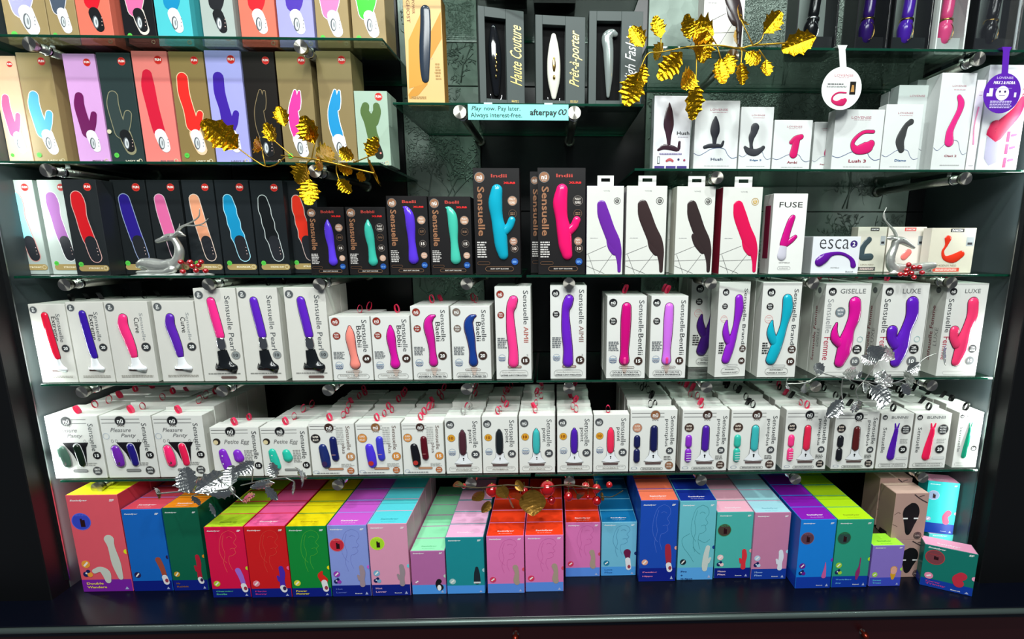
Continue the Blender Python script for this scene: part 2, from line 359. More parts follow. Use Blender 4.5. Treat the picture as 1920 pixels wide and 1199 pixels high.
    def small(s, u0, v0, u1, v1, n, c='#555555', j=.25):         # block of illegible small print
        for i in range(n):
            v = v1-(v1-v0)*(i+.5)/n; q = u1-(u1-u0)*R.uniform(0, j); h = (v1-v0)/n*.28
            u = u0
            y = s.y(); s.lv -= 1
            while u < q:
                e = min(q, u+R.uniform(.03, .09)); s.art.add([(s.X(a), y, b*s.H) for a, b in ((u, v-h), (e, v-h), (e, v+h), (u, v+h))], [(0, 1, 2, 3)], ink(c)); u = e+.012
        s.lv += 1
    def pill(s, u0, v0, u1, v1, c, w=.008, fill=None):
        hz = (v1-v0)/2; hu = hz*s.H/s.W; pts = []
        for k in range(9): a = PI/2+PI*k/8; pts.append((u0+hu+hu*math.cos(a), (v0+v1)/2+hz*math.sin(a)))
        for k in range(9): a = -PI/2+PI*k/8; pts.append((u1-hu+hu*math.cos(a), (v0+v1)/2+hz*math.sin(a)))
        if fill: s.poly(pts, fill)
        if c: s.line(pts+[pts[0]], w, c, 1)
    def top_text(s, t, c, L=.5, h=.12, yf=.35, bold=.02):
        V, Fc = glyph(t, bold); s.txt.add([(a*L*s.W, s.D*yf+b*h*s.W, s.H+.0003) for a, b in V], Fc, ink(c))
    def done(s):
        if s.art.f: s.art.build('printed_artwork', s.o)
        if s.pic.f: s.pic.build('product_picture', s.o)
        if s.txt.f: s.txt.build('lettering', s.o)
RIB = {}
def ribbon(root, col, W, H, D, k=None):
    k = R.randrange(5) if k is None else k
    if (col, k) not in RIB:
        rr = random.Random(k*7+3); mb = MB(); m = M(col, .35); L = rr.uniform(.015, .023); a = rr.uniform(-.9, .9); b = rr.uniform(.1, .8); wd = .0042; vs = []
        n = 12
        for i in range(n+1):
            t = 2*PI*i/n-PI/2; x = math.cos(t)*L*.32; z = L*(1+math.sin(t))*.62
            for q in (-wd, wd):
                yy = q; xx = x
                X1 = xx*math.cos(a)-yy*math.sin(a)+z*math.sin(a)*.5; Y1 = xx*math.sin(a)+yy*math.cos(a)-z*b*.5; vs.append((X1, Y1, z-.0008))
        vs2 = [(x*.9, y, z+.0007) for x, y, z in vs]; N = len(vs)
        f = [(2*i, 2*i+2, 2*i+3, 2*i+1) for i in range(n)]; mb.add(vs, f, m, True); mb.add(vs2, [q[::-1] for q in f], m, True)
        RIB[col, k] = mb.mesh('ribbon')
    o = bpy.data.objects.new('ribbon', RIB[col, k]); COL.objects.link(o); o.parent = root; o.location = (R.uniform(-.1, .1)*W, D*R.uniform(.35, .6), H+.0002); return o
def carton(s, front, side=None, top=None, hollow=None, edge=None):
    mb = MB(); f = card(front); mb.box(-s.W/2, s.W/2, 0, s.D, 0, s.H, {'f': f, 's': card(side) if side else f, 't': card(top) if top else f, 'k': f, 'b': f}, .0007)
    c = mb.build('carton', s.o)
    # tuck flap seam across the lid
    q = MB(); e = card(edge or (side or front)); q.box(-s.W/2+.001, s.W/2-.001, .0006, .0014, s.H-.0001, s.H+.0002, e); q.box(-s.W/2+.001, -s.W/2+.0016, .0014, s.D-.001, s.H-.0001, s.H+.0002, e); q.box(s.W/2-.0016, s.W/2-.001, .0014, s.D-.001, s.H-.0001, s.H+.0002, e)
    q.build('lid_flap', s.o); return c
def box_at(desc, xL, xR, yT, z, Yf=.012, d=.04, yaw=0, yb=None, cat='box', group=None, name='product_box', sinkH=None):
    if yb is not None: Yf = Q((xL+xR)/2, yb, z).y
    xa, xb = XatPX(xL, Yf, z), XatPX(xR, Yf, z); W = (xb-xa)-.0010; cx = (xa+xb)/2
    if yaw: W = W/math.cos(yaw)
    H = (ZatPY(yT, cx, Yf)-z) if sinkH is None else sinkH
    t = thing(name, desc, cat, (cx, Yf, z+.0003), yaw, group)
    return Bx(t, W, H, d)
ORD = ['zeroth', 'second', 'third', 'fourth', 'fifth', 'sixth', 'seventh', 'eighth', 'ninth', 'tenth', 'eleventh']
def behind(b, short, n, rib=None, group=None, jit=.0, ymax=.312, gap=.0008, hv=0.0, topt=True):
    """the same carton again, n deep behind the front one; each its own thing"""
    ch = [c for c in b.o.children if c.name.split('.')[0] in ('carton', 'lid_flap')]
    y = b.o.location.y+b.D+gap
    for i in range(n):
        if y+b.D > ymax: break
        t = thing(b.o.name.split('.')[0], '%s box back behind the %s' % (ORD[i+1], short), 'box', (b.o.location.x+R.uniform(-jit, jit), y, b.o.location.z), 0, group)
        k = 1+R.uniform(-hv, hv)
        for c in ch:
            c2 = c.copy(); COL.objects.link(c2); c2.parent = t
            c2.scale = (1, 1, k)
            if k != 1 and c.name.startswith('lid'): c2.scale = (1, 1, k)
        if rib: ribbon(t, rib if isinstance(rib, str) else rib[i % len(rib)], b.W, b.H*k, b.D)
        y += b.D+gap+abs(R.gauss(0, .0012))
PINK = '#ff3d6a'; RBLK = '#0c0c0e'
BR = '#3d2a24'; GRY = '#55595b'; RED = '#8e2a1c'; COP = '#9a6b4d'
def nu(b, u, v, r, c=K, rot=0):
    b.dsc(u, v, r, c); b.ring(u, v, r*1.06, r*.06, '#9b9b99'); b.T('nü', u, v+.0, r*1.15*(b.W/b.H if rot else 1), r*.85, '#f4f4f0', rot, .02); 
    if not rot: b.T('SENSUELLE', u, v-r*.62*b.W/b.H, r*.9, r*.16, '#f4f4f0')
def badge(b, u, v, r, t, c=BR, fg='#f4f4f0', ring=True):
    b.dsc(u, v, r, c)
    if ring: b.ring(u, v, r*1.06, r*.07, '#8d837c')
    ln = t.split('|')
    if len(ln) == 1 and len(t) <= 2: b.T(t, u, v, r*1.1, r*.85, fg, 0, .03)
    else:
        for i, q in enumerate(ln): b.T(q, u, v+(len(ln)/2-.5-i)*r*1.5/len(ln)*b.W/b.H, r*1.25, r*.95/len(ln), fg, 0, .02)
def waves(b, u, v, r, c='#3a6f9e'):
    b.ring(u, v, r, r*.06, c)
    for k in range(3): b.line([(u-r*.85+i*r*.28, v-(k*.42-.15)*r*b.W/b.H+(.10 if i % 2 else -.05)*r*b.W/b.H) for i in range(7)], r*.14, '#1f3f73' if k else c, 3)
def cone(b, u, v0, v1, w0, w1, c='#e9eaec', tilt=0, dark=None):       # flared pedestal base
    h = v1-v0
    b.shade([[(u-tilt, v1, w1), (u-tilt*.75, v1-h*.30, w1*1.15), (u-tilt*.3, v0+h*.30, w0*.62), (u, v0+h*.04, w0*.98), (u, v0, w0*.96)]], c, 0, .4, 9, 5, mb=b.pic, cap=False)
    b.poly([(u-w0*1.02, v0-.008), (u+w0*1.02, v0-.008), (u+w0*.95, v0-.028), (u-w0*.95, v0-.028)], dark or '#6b4a44')
FOOT = '#7a736c'
# white cartons with vertical lettering -----------------------------------------------------------------
def S_wand(b, kind, pc, word, num='20', bc=GRY):
    carton(b, WHT, '#dcdbd2'); nu(b, .13, .93, .095, bc, -90 if kind != 'pearl' else -90)
    if kind == 'pearl':
        b.T('Sensuelle Pearl', .79, .63, .58, .13, '#565a5c', -90); badge(b, .84, .285, .10, '10', '#8b908f', '#3a3c3e')
        P1 = [[(.40, .865, .095), (.43, .76, .105), (.48, .62, .105), (.52, .50, .10)]]
        b.shade(P1, '#3b3b3b', .012, .02); b.shade(P1, pc, 0, .55)
        b.shade([[(.515, .45, .105), (.53, .385, .112)]], CHROME, 0, .6); cone(b, .58, .15, .34, .27, .12, '#14171a', .06, '#5b3f3a')
        b.pill(.42, .03, .80, .055, '#7a6560', .01, '#6b5550'); b.small(.12, .075, .9, .095, 1, '#8a8a84', 0)
    else:
        if word == 'Extreme': b.T('Sensuelle', .77, .70, .36, .11, '#6b6e70', -90); b.T('Extreme', .64, .69, .31, .12, '#2b2c2e', -90)
        else: b.T('Sensuelle', .82, .69, .34, .08, '#9b9e9e', -90); b.T('Curve', .70, .71, .19, .12, '#2b2c2e', -90)
        badge(b, .83, .44, .105, '20', '#33373a')
        if word == 'Extreme': P1 = [[(.42, .86, .09), (.46, .66, .10), (.52, .42, .10), (.555, .33, .085)]]
        else: P1 = [[(.40, .80, .10), (.38, .70, .115), (.45, .55, .11), (.50, .42, .10), (.52, .34, .08)]]
        b.shade(P1, '#3b3b3b', .012, .02); b.shade(P1, pc, 0, .6)
        cone(b, .56, .17, .31, .22, .085, '#e4e6e8', .03); b.dsc(.49, .255, .02, K, mb=b.pic); b.small(.15, .055, .9, .09, 2, '#a09c92', 0)
    b.done()
def S_flex(b, kind, pc, num, bc=RED, pname=None):
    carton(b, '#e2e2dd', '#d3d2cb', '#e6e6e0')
    tall = kind in ('aimii',)
    nu(b, .15, .92, .10, bc); badge(b, .16, .70 if kind != 'aimii' else .70, .09, 'FLEXI-|TOY', bc)
    if kind == 'bobbii':
        b.T('Sensuelle', .86, .70, .50, .13, '#55585a', -90); b.T('Bobbii', .72, .69, .33, .12, '#303234', -90)
        P1 = [[(.50, .84, .03), (.50, .76, .085), (.50, .65, .11), (.53, .48, .09), (.56, .36, .09), (.57, .255, .125)]]
        badge(b, .87, .34, .105, num, BR); 
    elif kind == 'baelii':
        b.T('Sensuelle', .84, .74, .42, .12, '#55585a', -90); b.T('Baelii', .70, .66, .26, .12, '#303234', -90)
        P1 = [[(.62, .87, .03), (.54, .85, .07), (.46, .79, .10), (.455, .70, .115), (.50, .56, .10), (.53, .40, .08), (.545, .24, .11)]]
        badge(b, .79, .33, .11, num, BR)
    elif kind == 'aimii':
        b.T('Sensuelle', .86, .78, .36, .14, '#55585a', -90); b.T('AIMII', .86, .49, .17, .13, '#b8675c' if bc == RED else '#8d6a66', -90)
        P1 = [[(.52, .86, .12), (.47, .80, .13), (.42, .72, .10), (.44, .52, .125), (.49, .33, .125), (.49, .18, .14)]]
        badge(b, .83, .205, .115, '15', BR); b.T('2', .89, .265, .05, .05, '#8b8b88')
    elif kind == 'bentlii':
        b.T('Sensuelle', .87, .76, .38, .13, '#55585a', -90); b.T('Bentlii', .87, .42, .26, .13, '#303234', -90)
        P1 = [[(.49, .87, .11), (.48, .72, .125), (.47, .50, .115), (.46, .34, .10), (.46, .22, .125)]]
        badge(b, .82, .215, .105, '15', BR)
        
    b.shade(P1, '#4a1030', .014, .02); b.shade(P1, pc, 0, .6)
    if kind == 'bentlii': b.dsc(.46, .23, .075, '#8e1f4e', sz=1.6); b.pic.v and b.shade([[(.46, .255, .035), (.46, .20, .035)]], '#e8408a', 0, .9, base=-.0085)
    if kind in ('bobbii', 'baelii', 'bentlii'): b.poly([(P1[0][-1][0]-.08, .17), (P1[0][-1][0]+.10, .17), (P1[0][-1][0]+.04, .06), (P1[0][-1][0]-.02, .06)], '#cfb9ac')
    waves(b, .17, .235, .10); b.small(.05, .34, .33, .46, 6, '#6f7376')
    b.pill(.33, .125, .72, .15, '#7a6c66' , .008, '#a08378' if kind == 'aimii' else None); b.small(.37, .13, .68, .145, 1, '#c8beb8', 0)
    b.pill(.10, .025, .90, .10, '#8b8b88', .008)
    lines = {'bobbii': ('FLEXIBLE, SLIM, SMOOTH', 'POWERFUL'), 'baelii': ('FLEXIBLE, SLIM, SMOOTH', 'POWERFUL CURVED TIP'), 'aimii': ('Flexible Multi-Speed Experience', 'INTENSE G-SPOT STIMULATION'), 'bentlii': ('DOUBLE MOTORS FOR', 'UNIQUE EXPERIENCE')}[kind]
    dk = '#b5aea8' if kind == 'bobbii' else '#303236'
    b.T(lines[0], .50, .076, .66, .04, dk if kind == 'bentlii' else '#aaa59e', 0, .01); b.T(lines[1], .50, .045, .72 if kind != 'bobbii' else .3, .042, dk, 0, .03)
    b.done()
def S_rabbit(b, kind, pc):
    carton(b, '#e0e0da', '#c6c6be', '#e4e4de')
    if kind == 'brandii':
        nu(b, .22, .895, .10, K); badge(b, .21, .75, .085, 'FLEXI-|TOY', K); b.ring(.20, .62, .10, .008, '#d88'); b.T('INTENSELY', .20, .635, .13, .02, '#d88'); b.T('CURVED', .20, .605, .13, .02, '#d88')
        b.T('Sensuelle Brandii', .86, .62, .62, .11, '#4a4d50', -90)
        main = [(.64, .83, .115), (.66, .72, .13), (.60, .56, .09), (.52, .42, .11), (.42, .30, .14), (.33, .19, .13)]
        br = [(.29, .60, .02), (.27, .55, .06), (.28, .47, .10), (.38, .38, .10), (.47, .36, .08)]
        badge(b, .86, .30, .10, '2|MOTORS', BR); badge(b, .85, .17, .10, '10', BR); b.small(.08, .25, .26, .38, 5, '#333'); b.pill(.2, .03, .8, .10, '#7c7c78'); b.T('INTENSELY', .5, .082, .35, .03, K, 0, .02); b.T('FLEXIBLE SHAFT', .5, .05, .5, .032, K, 0, .02); b.pill(.38, .115, .72, .135, '#999')
    else:
        nu(b, .15, .915, .085, K); g = kind == 'giselle'
        b.T('GISELLE' if g else 'LUXE', .60 if g else .62, .92, .56 if g else .38, .10, '#6b6e6e', 0)
        b.T('Sensuelle', .13, .66, .36, .13, '#4a4d50' if not g else '#9a9c9c', -90); b.T('Femme', .13, .31, .25, .15, '#b02a45', -90)
        main = [(.66, .80, .125), (.68, .66, .125), (.60, .52, .11), (.55, .40, .15), (.52, .28, .15), (.45, .16, .11)]
        br = [(.30, .58, .02), (.27, .50, .06), (.30, .42, .09), (.42, .36, .09)] if g else [(.30, .50, .11), (.31, .42, .10), (.42, .35, .12)]
        if g: badge(b, .36, .70, .105, 'HEATING|TOY', '#6d7a80')
        badge(b, .82, .30, .10, '2|MOTORS', K); badge(b, .80, .17, .10, '10', '#6b6e70'); b.ring(.86, .41, .06, .01, '#9bb'); b.pill(.15, .02, .85, .055, '#b5b5b0'); b.T('RECHARGEABLE', .8, .04, .2, .02, '#a3a3a0')
    b.shade([main, br], '#3a1030', .014, .02); b.shade([main, br], pc, 0, .55)
    b.done()
def S_side(b, t1, t2=None):            # printing on the left side face (seen obliquely)
    V, Fc = glyph(t1, .0); L = b.H*.5; h = b.D*.3
    m = ink('#7d2b38'); b.txt.add([(-b.W/2-.0003, b.D*.5-bb*h, b.H*.45+a*L) for a, bb in V], Fc, m)
    mb = b.art; k = [(0, b.D*.5+.007*math.cos(2*PI*i/16), b.H*.91+.007*math.sin(2*PI*i/16)) for i in range(16)]; mb.add([(-b.W/2-.0003, y, z) for _, y, z in k], [tuple(range(16))], ink('#6c6f6f'))
# small white cartons ------------------------------------------------------------------------------------
def top_lines(b, u=.40, c=K, stop=.78, bc=K):
    for v in (.945, .885): b.line([(.03, v), (stop, v)], .009, '#333536', 1)
    nu(b, u, .915, .10, bc); 
    for k in (-.05, .0, .05): b.dsc(u+k, .838, .018, '#a7a49e')
def S_panty(b, c1, c2):
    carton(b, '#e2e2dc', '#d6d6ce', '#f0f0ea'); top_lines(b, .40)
    b.T('Pleasure', .38, .775, .40, .085, '#6a6a6c', 0, 0, .35); b.T('Panty', .52, .68, .30, .10, '#6a6a6c', 0, 0, .35)
    b.T('Sensuelle', .85, .66, .44, .10, '#55585a', -90); badge(b, .88, .37, .075, '15', K); badge(b, .84, .12, .085, 'REMOTE|CONTROL', '#3a3c3e')
    b.poly([(.26, .58), (.76, .58), (.70, .50), (.66, .22), (.52, .20), (.42, .40)], '#121015')
    for u in (.19, .27, .70, .80): b.ring(u, .60, .03, .006, '#303030', sx=.7)
    b.shade([[(.23, .47, .08), (.26, .36, .095), (.28, .24, .085)]], '#8a8a88', .02, .02); b.shade([[(.23, .47, .08), (.26, .36, .095), (.28, .24, .085)]], c1, 0, .6)
    b.shade([[(.53, .51, .065), (.56, .38, .07), (.58, .24, .065)]], '#d9d9d9', .015, .02); b.shade([[(.53, .51, .065), (.56, .38, .07), (.58, .24, .065)]], c2, 0, .7)
    b.lift = .55*.09*b.W; b.dsc(.285, .26, .035, '#4a3a3c', mb=b.pic); b.lift = 0; b.pill(.38, .105, .66, .145, '#3a3a3a', .008, '#8a8a88'); b.ring(.09, .68, .06, .006, '#8aa0b8'); b.small(.60, .20, .88, .26, 2, '#9a9a96'); b.done()
def S_egg(b, pc):
    carton(b, '#e2e2dc', '#d6d6ce', '#f0f0ea'); top_lines(b, .42); b.dsc(.12, .715, .075, '#2b2420'); b.dsc(.10, .70, .05, '#d8c79a')
    b.T('Petite Egg', .53, .70, .52, .12, '#7a7a7a', 0, 0, .3); b.T('Sensuelle', .90, .64, .56, .10, '#45484a', -90); badge(b, .92, .22, .075, '15', K)
    b.shade([[(.22, .50, .08), (.25, .36, .095), (.29, .20, .09)]], pc, 0, .6); b.shade([[(.52, .48, .085), (.55, .38, .10)]], pc, 0, .7)
    b.lift = .57*.093*b.W
    for v in (.45, .37, .29): b.dsc(.24, v, .015, '#dfe6e6', mb=b.pic)
    b.lift = 0
    b.small(.66, .28, .84, .55, 8, '#9a9a96'); b.pill(.45, .11, .76, .15, '#4a4a48', .008, '#8d8d8a'); b.done()
def S_plus(b, c1, c2, bc=BR, oc='#d58a3c', num='15'):
    carton(b, '#e6e6e0', '#d6d6ce', '#f2f2ec'); top_lines(b, .45, K, .60, bc)
    badge(b, .14, .715, .10, 'SUPER|BULLET', oc, '#efe6da'); b.T('Sensuelle', .86, .72, .46, .09, '#7a6a62', -90); b.T('plus', .73, .52, .20, .10, '#6b5a54', -90); badge(b, .88, .36, .095, num, oc if oc != K else '#c08a5a')
    b.small(.60, .60, .76, .94, 8, '#c2c2bd', 0)
    b.shade([[(.28, .54, .09), (.31, .38, .105), (.33, .22, .10)]], c1, 0, .6); b.lift = .6*.102*b.W; b.dsc(.32, .25, .06, '#b4322c' if c1 != '#1b2a66' else '#3a2450', mb=b.pic); b.lift = 0
    b.shade([[(.52, .69, .08), (.53, .5, .082), (.55, .34, .08)]], c2, 0, .7); b.lift = .7*.083*b.W; b.dsc(.535, .42, .05, '#d9a090', mb=b.pic, sz=.12); b.lift = 0
    b.pill(.36, .105, .70, .145, '#7c6a60', .008, '#c08a68'); badge(b, .86, .09, .075, 'POWER|BOOSTED', '#b4602c', '#e8d8c8'); b.small(.66, .16, .95, .23, 3, '#a7a7a2'); b.small(.1, .03, .6, .06, 1, '#777', 0); b.ring(.09, .07, .06, .008, '#7a93b8', sz=.6); b.done()
def shirt(b, u, v0, v1, w):            # white flared base with open collar
    h = v1-v0; b.poly([(u-w*1.04, v0-.01), (u-w*.5, v0+h*.55), (u-w*.44, v1+.01), (u+w*.44, v1+.01), (u+w*.5, v0+h*.55), (u+w*1.04, v0-.01)], '#4b4d50', b.pic)
    b.poly([(u-w, v0), (u-w*.46, v0+h*.55), (u-w*.42, v1), (u, v1-h*.28), (u+w*.42, v1), (u+w*.46, v0+h*.55), (u+w, v0), (u, v0-.02)], '#eceef0', b.pic)
    b.dsc(u, v0+h*.45, .022, K, mb=b.pic); b.dsc(u, v0+h*.30, .016, K, mb=b.pic)
    b.poly([(u-w*.9, v0-.022), (u+w*.9, v0-.022), (u+w*.82, v0-.06), (u-w*.82, v0-.06)], '#5e4c4a')
def S_point(b, pc):
    carton(b, '#e6e6e0', '#d6d6ce', '#f4f4ee'); nu(b, .15, .87, .11, '#4a4c4e'); b.T('Sensuelle', .84, .70, .47, .14, '#55585a', -90); b.T('point', .69, .66, .24, .13, '#3a3c3e', -90)
    badge(b, .17, .635, .10, '10', '#d89a2c', '#7a3410'); waves(b, .18, .385, .10); badge(b, .83, .345, .11, '20', '#45484b')
    p = [[(.48, .76, .035), (.48, .70, .085), (.48, .50, .10), (.48, .38, .085)]]; b.shade(p, '#4a4a50', .014, .02); b.shade(p, pc, 0, .6); shirt(b, .49, .19, .37, .25)
    b.pill(.08, .045, .92, .125, '#a5a5a0'); b.T("DON'T SETTLE FOR ANYTHING LESS", .5, .098, .72, .022, '#555'); b.T('POWERFUL', .5, .07, .46, .035, '#8a8178', 0, .02); b.done()
def S_pplus(b, pc, c2=None, bc=BR, oc=BR):
    carton(b, '#e6e6e0', '#8f8b84' if False else '#cfcdc5', '#f4f4ee'); top_lines(b, .53, K, .72, bc); b.T('Sensuelle', .91, .67, .46, .09, '#45484a', -90); b.T('pointplus', .78, .63, .44, .09, '#45484a', -90)
    badge(b, .15, .715, .095, 'SUPER|BULLET', oc, '#e8d8c8'); badge(b, .86, .34, .075, '20', '#45484b'); badge(b, .86, .10, .085, 'POWER|BOOSTED', bc, '#e8d8c8')
    c2 = c2 or pc
    b.shade([[(.15, .55, .07), (.15, .44, .072)]], c2, 0, .7); b.shade([[(.15, .33, .07), (.15, .20, .072)]], c2, 0, .7)
    b.lift = .7*.072*b.W
    for v in (.31, .27, .23, .19): b.line([(.10, v), (.20, v+.004)], .012, '#e8e8ee' , 1, mb=b.pic) if c2 not in ('#1b2050', '#1c1d22') else None
    b.lift = 0
    p = [[(.51, .70, .07), (.51, .52, .078), (.51, .38, .075)]]; b.shade(p, '#3a3a3e', .012, .02); b.shade(p, pc, 0, .6); shirt(b, .51, .18, .36, .20)
    b.small(.74, .19, .92, .26, 3, '#6f6f6c'); b.pill(.24, .03, .72, .07, '#8f8f8a'); b.small(.28, .04, .68, .06, 2, '#777', 0); b.ring(.10, .06, .06, .008, '#55709a', sz=.5); b.done()
def S_bunni(b, pc):
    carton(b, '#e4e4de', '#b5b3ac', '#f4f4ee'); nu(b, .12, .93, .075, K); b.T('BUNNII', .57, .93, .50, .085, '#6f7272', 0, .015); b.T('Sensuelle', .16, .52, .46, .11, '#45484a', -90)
    badge(b, .80, .71, .14, 'FEATURES|MULTIPLE|FUNCTIONS', '#2b2d30'); badge(b, .78, .35, .12, '20', '#1c1e20')
    p = [[(.50, .72, .06), (.50, .66, .07), (.48, .56, .085), (.44, .36, .11), (.42, .22, .12)], [(.45, .82, .02), (.47, .75, .03)], [(.57, .82, .02), (.54, .75, .03)]]; b.shade(p, pc, 0, .5)
    b.pill(.60, .17, .94, .21, '#aaa', .007, '#d8d8d4'); b.small(.66, .46, .92, .55, 3, '#b0b0ac'); b.pill(.08, .03, .92, .10, '#8a8a86'); b.T('EXPERIENCE THE EXQUISITE', .5, .08, .7, .026, K, 0, .01); b.T('VIBRATIONS OF THE BUNNII', .5, .05, .7, .026, K, 0, .01); b.done()
# cartons with the round red logo ------------------------------------------------------------------------
def rnd_logo(b): b.dsc(.74, .925, .115, '#c62018'); b.ring(.74, .925, .108, .008, '#e2574c'); b.T('FUN', .74, .927, .17, .07, '#f7e9e4', 0, .05)
def handle(b, u, v, tilt, white=True, hole=True):
    c = '#e8e6e8' if white else '#17181b'
    b.shade([[(u, v, .165), (u+tilt*.5, v-.06, .165), (u+tilt*.9, v-.115, .135)]], c, 0, .02)
    if hole:
        b.dsc(u+tilt*.3-.03, v-.075, .12, '#5a5f63', sx=.72, sz=1.5, mb=b.pic); b.dsc(u+tilt*.3-.02, v-.075, .098, '#cfd2d4', sx=.6, sz=1.5, mb=b.pic); b.dsc(u+tilt*.3-.01, v-.075, .045, '#8a8f92', sx=.5, sz=1.7, mb=b.pic)
    for k in range(3): b.dsc(u+tilt+.085-k*.01, v-.04-.03*k, .016, '#c9a9a0' if not white else '#8d8d90', mb=b.pic)
def fun(b, base, kind, pc, white=True, outline=None, side=None, title='', dark=False, dot=True, hole=True):
    carton(b, base, side or base, None)
    rnd_logo(b)
    S = {'rabbit': [[(.33, .62, .12), (.29, .54, .145), (.34, .42, .15), (.42, .30, .17)], [(.70, .46, .085), (.62, .38, .10), (.50, .31, .12)]],
         'classic': [[(.38, .80, .12), (.36, .70, .165), (.40, .54, .155), (.46, .38, .155), (.50, .30, .15)]],
         'tall': [[(.33, .77, .135), (.32, .64, .14), (.40, .50, .13), (.46, .36, .16)], [(.72, .46, .075), (.63, .38, .10), (.52, .33, .12)]],
         'fork': [[(.48, .66, .03), (.45, .60, .075), (.38, .48, .12), (.40, .36, .14), (.46, .28, .14)], [(.60, .655, .025), (.55, .58, .07), (.48, .52, .10)]],
         'cup': [[(.33, .80, .10), (.30, .72, .12), (.42, .60, .15), (.47, .45, .14), (.52, .35, .15)], [(.66, .80, .09), (.66, .72, .11), (.54, .60, .14)]],
         'pulse': [[(.35, .80, .115), (.40, .66, .13), (.48, .50, .13), (.55, .38, .13)]],
         'g': [[(.38, .82, .13), (.40, .74, .15), (.42, .62, .12), (.48, .48, .13), (.54, .38, .13)], [(.50, .80, .06), (.52, .77, .05)]],
         'ripple': [[(.35, .80, .10), (.38, .70, .135), (.41, .63, .12), (.45, .55, .14), (.48, .48, .12), (.52, .41, .15), (.54, .36, .12)], [(.60, .40, .08), (.68, .40, .03)]]}[kind]
    hv = .28 if kind != 'pulse' and kind != 'g' and kind != 'ripple' else None
    if hv: hp = [[(.52, .28, .13), (.58, .20, .125), (.64, .14, .11)]] if kind != 'fork' else [[(.48, .24, .13), (.53, .17, .12), (.58, .12, .10)]]
    else: hp = [[(.57, .36, .13), (.62, .26, .13), (.66, .20, .125)]]
    if kind == 'cup': hp = [[(.55, .30, .11), (.62, .20, .12), (.66, .14, .11)]]; hole = False
    g_ = 1.32 if not hv and kind != 'cup' else 1.14; S = [[(u, v, r*g_) for u, v, r in L] for L in S]; hp = [[(u, v, r*(1.3 if kind != 'cup' else 1.1)) for u, v, r in L] for L in hp]
    if outline: b.shade(S+hp, outline, .022, .015)
    b.shade(S, pc, 0, .02)
    if kind == 'cup': b.shade([[(.48, .80, .035), (.47, .74, .03)]], base, 0, .02)
    if hv and kind != 'cup': handle(b, hp[0][0][0], hp[0][0][1]-.01, .12, white, hole)
    elif kind == 'cup': b.shade(hp, '#1b2016', 0, .02); b.dsc(.70, .17, .03, '#d98a80', mb=b.pic)
    else:
        b.shade(hp, '#24262b', 0, .02)
        for k in range(3): b.dsc(.73+k*.005, .29-.035*k, .014, '#d8b8b0', mb=b.pic)
    if dark:
        b.pill(.10, .045, 1.0, .11, None, 0, '#a8905c'); b.T(title or 'STRONIC', .60, .078, .42, .05, '#f2ead2', 0, .02); b.ring(.90, .078, .055, .012, '#e8dcb8')
    else:
        b.T(title, .64, .035, .42, .045, '#efe6cf' if dot and base != '#a3a0dc' else '#6a5f6a', 0, .01); b.ring(.88, .035, .05, .02, '#cfc3a0')
    if dot: b.dsc(.18, .085 if not dark else .12, .075, '#58c24a'); b.T('eco', .18, .085 if not dark else .12, .08, .04, '#2a8a2a')
    b.done()
# black cartons with copper lettering --------------------------------------------------------------------
def nuxl(b, word, kind, pc, hot=True):
    carton(b, '#1c1a1b', '#121113', '#161516'); nu(b, .14, .915, .10, COP); b.T(word, .56, .93, .34, .07, '#c2453c', 0, .02); b.T('XLR8', .78, .865, .26, .045, '#e02626', 0, .06)
    b.T('Sensuelle', .16, .60, .46, .15, COP, -90, .02)
    P1 = {'bobbii': [[(.55, .80, .03), (.55, .72, .09), (.57, .58, .115), (.60, .42, .09), (.61, .28, .10), (.62, .20, .12)]],
          'baelii': [[(.42, .86, .02), (.48, .84, .07), (.55, .76, .11), (.57, .62, .115), (.58, .42, .09), (.60, .20, .125)]],
          'indii': [[(.51, .80, .12), (.47, .68, .15), (.50, .54, .13), (.55, .42, .15), (.58, .28, .14), (.62, .19, .11)], [(.82, .52, .08), (.76, .46, .085), (.64, .41, .10)]]}[kind]
    b.shade(P1, pc, 0, .6)
    badge(b, .84, .70, .095, 'FULLY|FLEXIBLE', '#b98d72' if hot else '#2a2523', '#f0e6dc'); b.ring(.84, .555 if kind != 'indii' else .58, .085, .008, '#6b513f'); b.small(.79, .54 if kind != 'indii' else .565, .89, .57 if kind != 'indii' else .595, 2, '#8b6a52', 0)
    badge(b, .85, .40 if kind != 'indii' else .32, .08, 'FLEXI-|TOY' if kind == 'indii' else '15', '#a87862' if kind == 'indii' else '#2b2421', '#f2e8df'); badge(b, .87, .25, .075, '10' if kind == 'indii' else 'FLEXI|TOY', '#3a2c26' if kind == 'indii' else '#c49a82', '#efdccf')
    b.dsc(.87, .125, .075, '#1d4f9e'); b.small(.82, .11, .92, .135, 2, '#7fb0e8', 0); b.small(.05, .16, .26, .32, 7, '#cfcac6')
    b.pill(.05, .095, .32, .125, '#6b4c36', .008); b.pill(.22, .035, .84, .075, '#7a5a42', .010); b.T('SILKY SOFT SILICONE', .53, .056, .40, .025, '#e6ddd5', 0, .02); b.done()
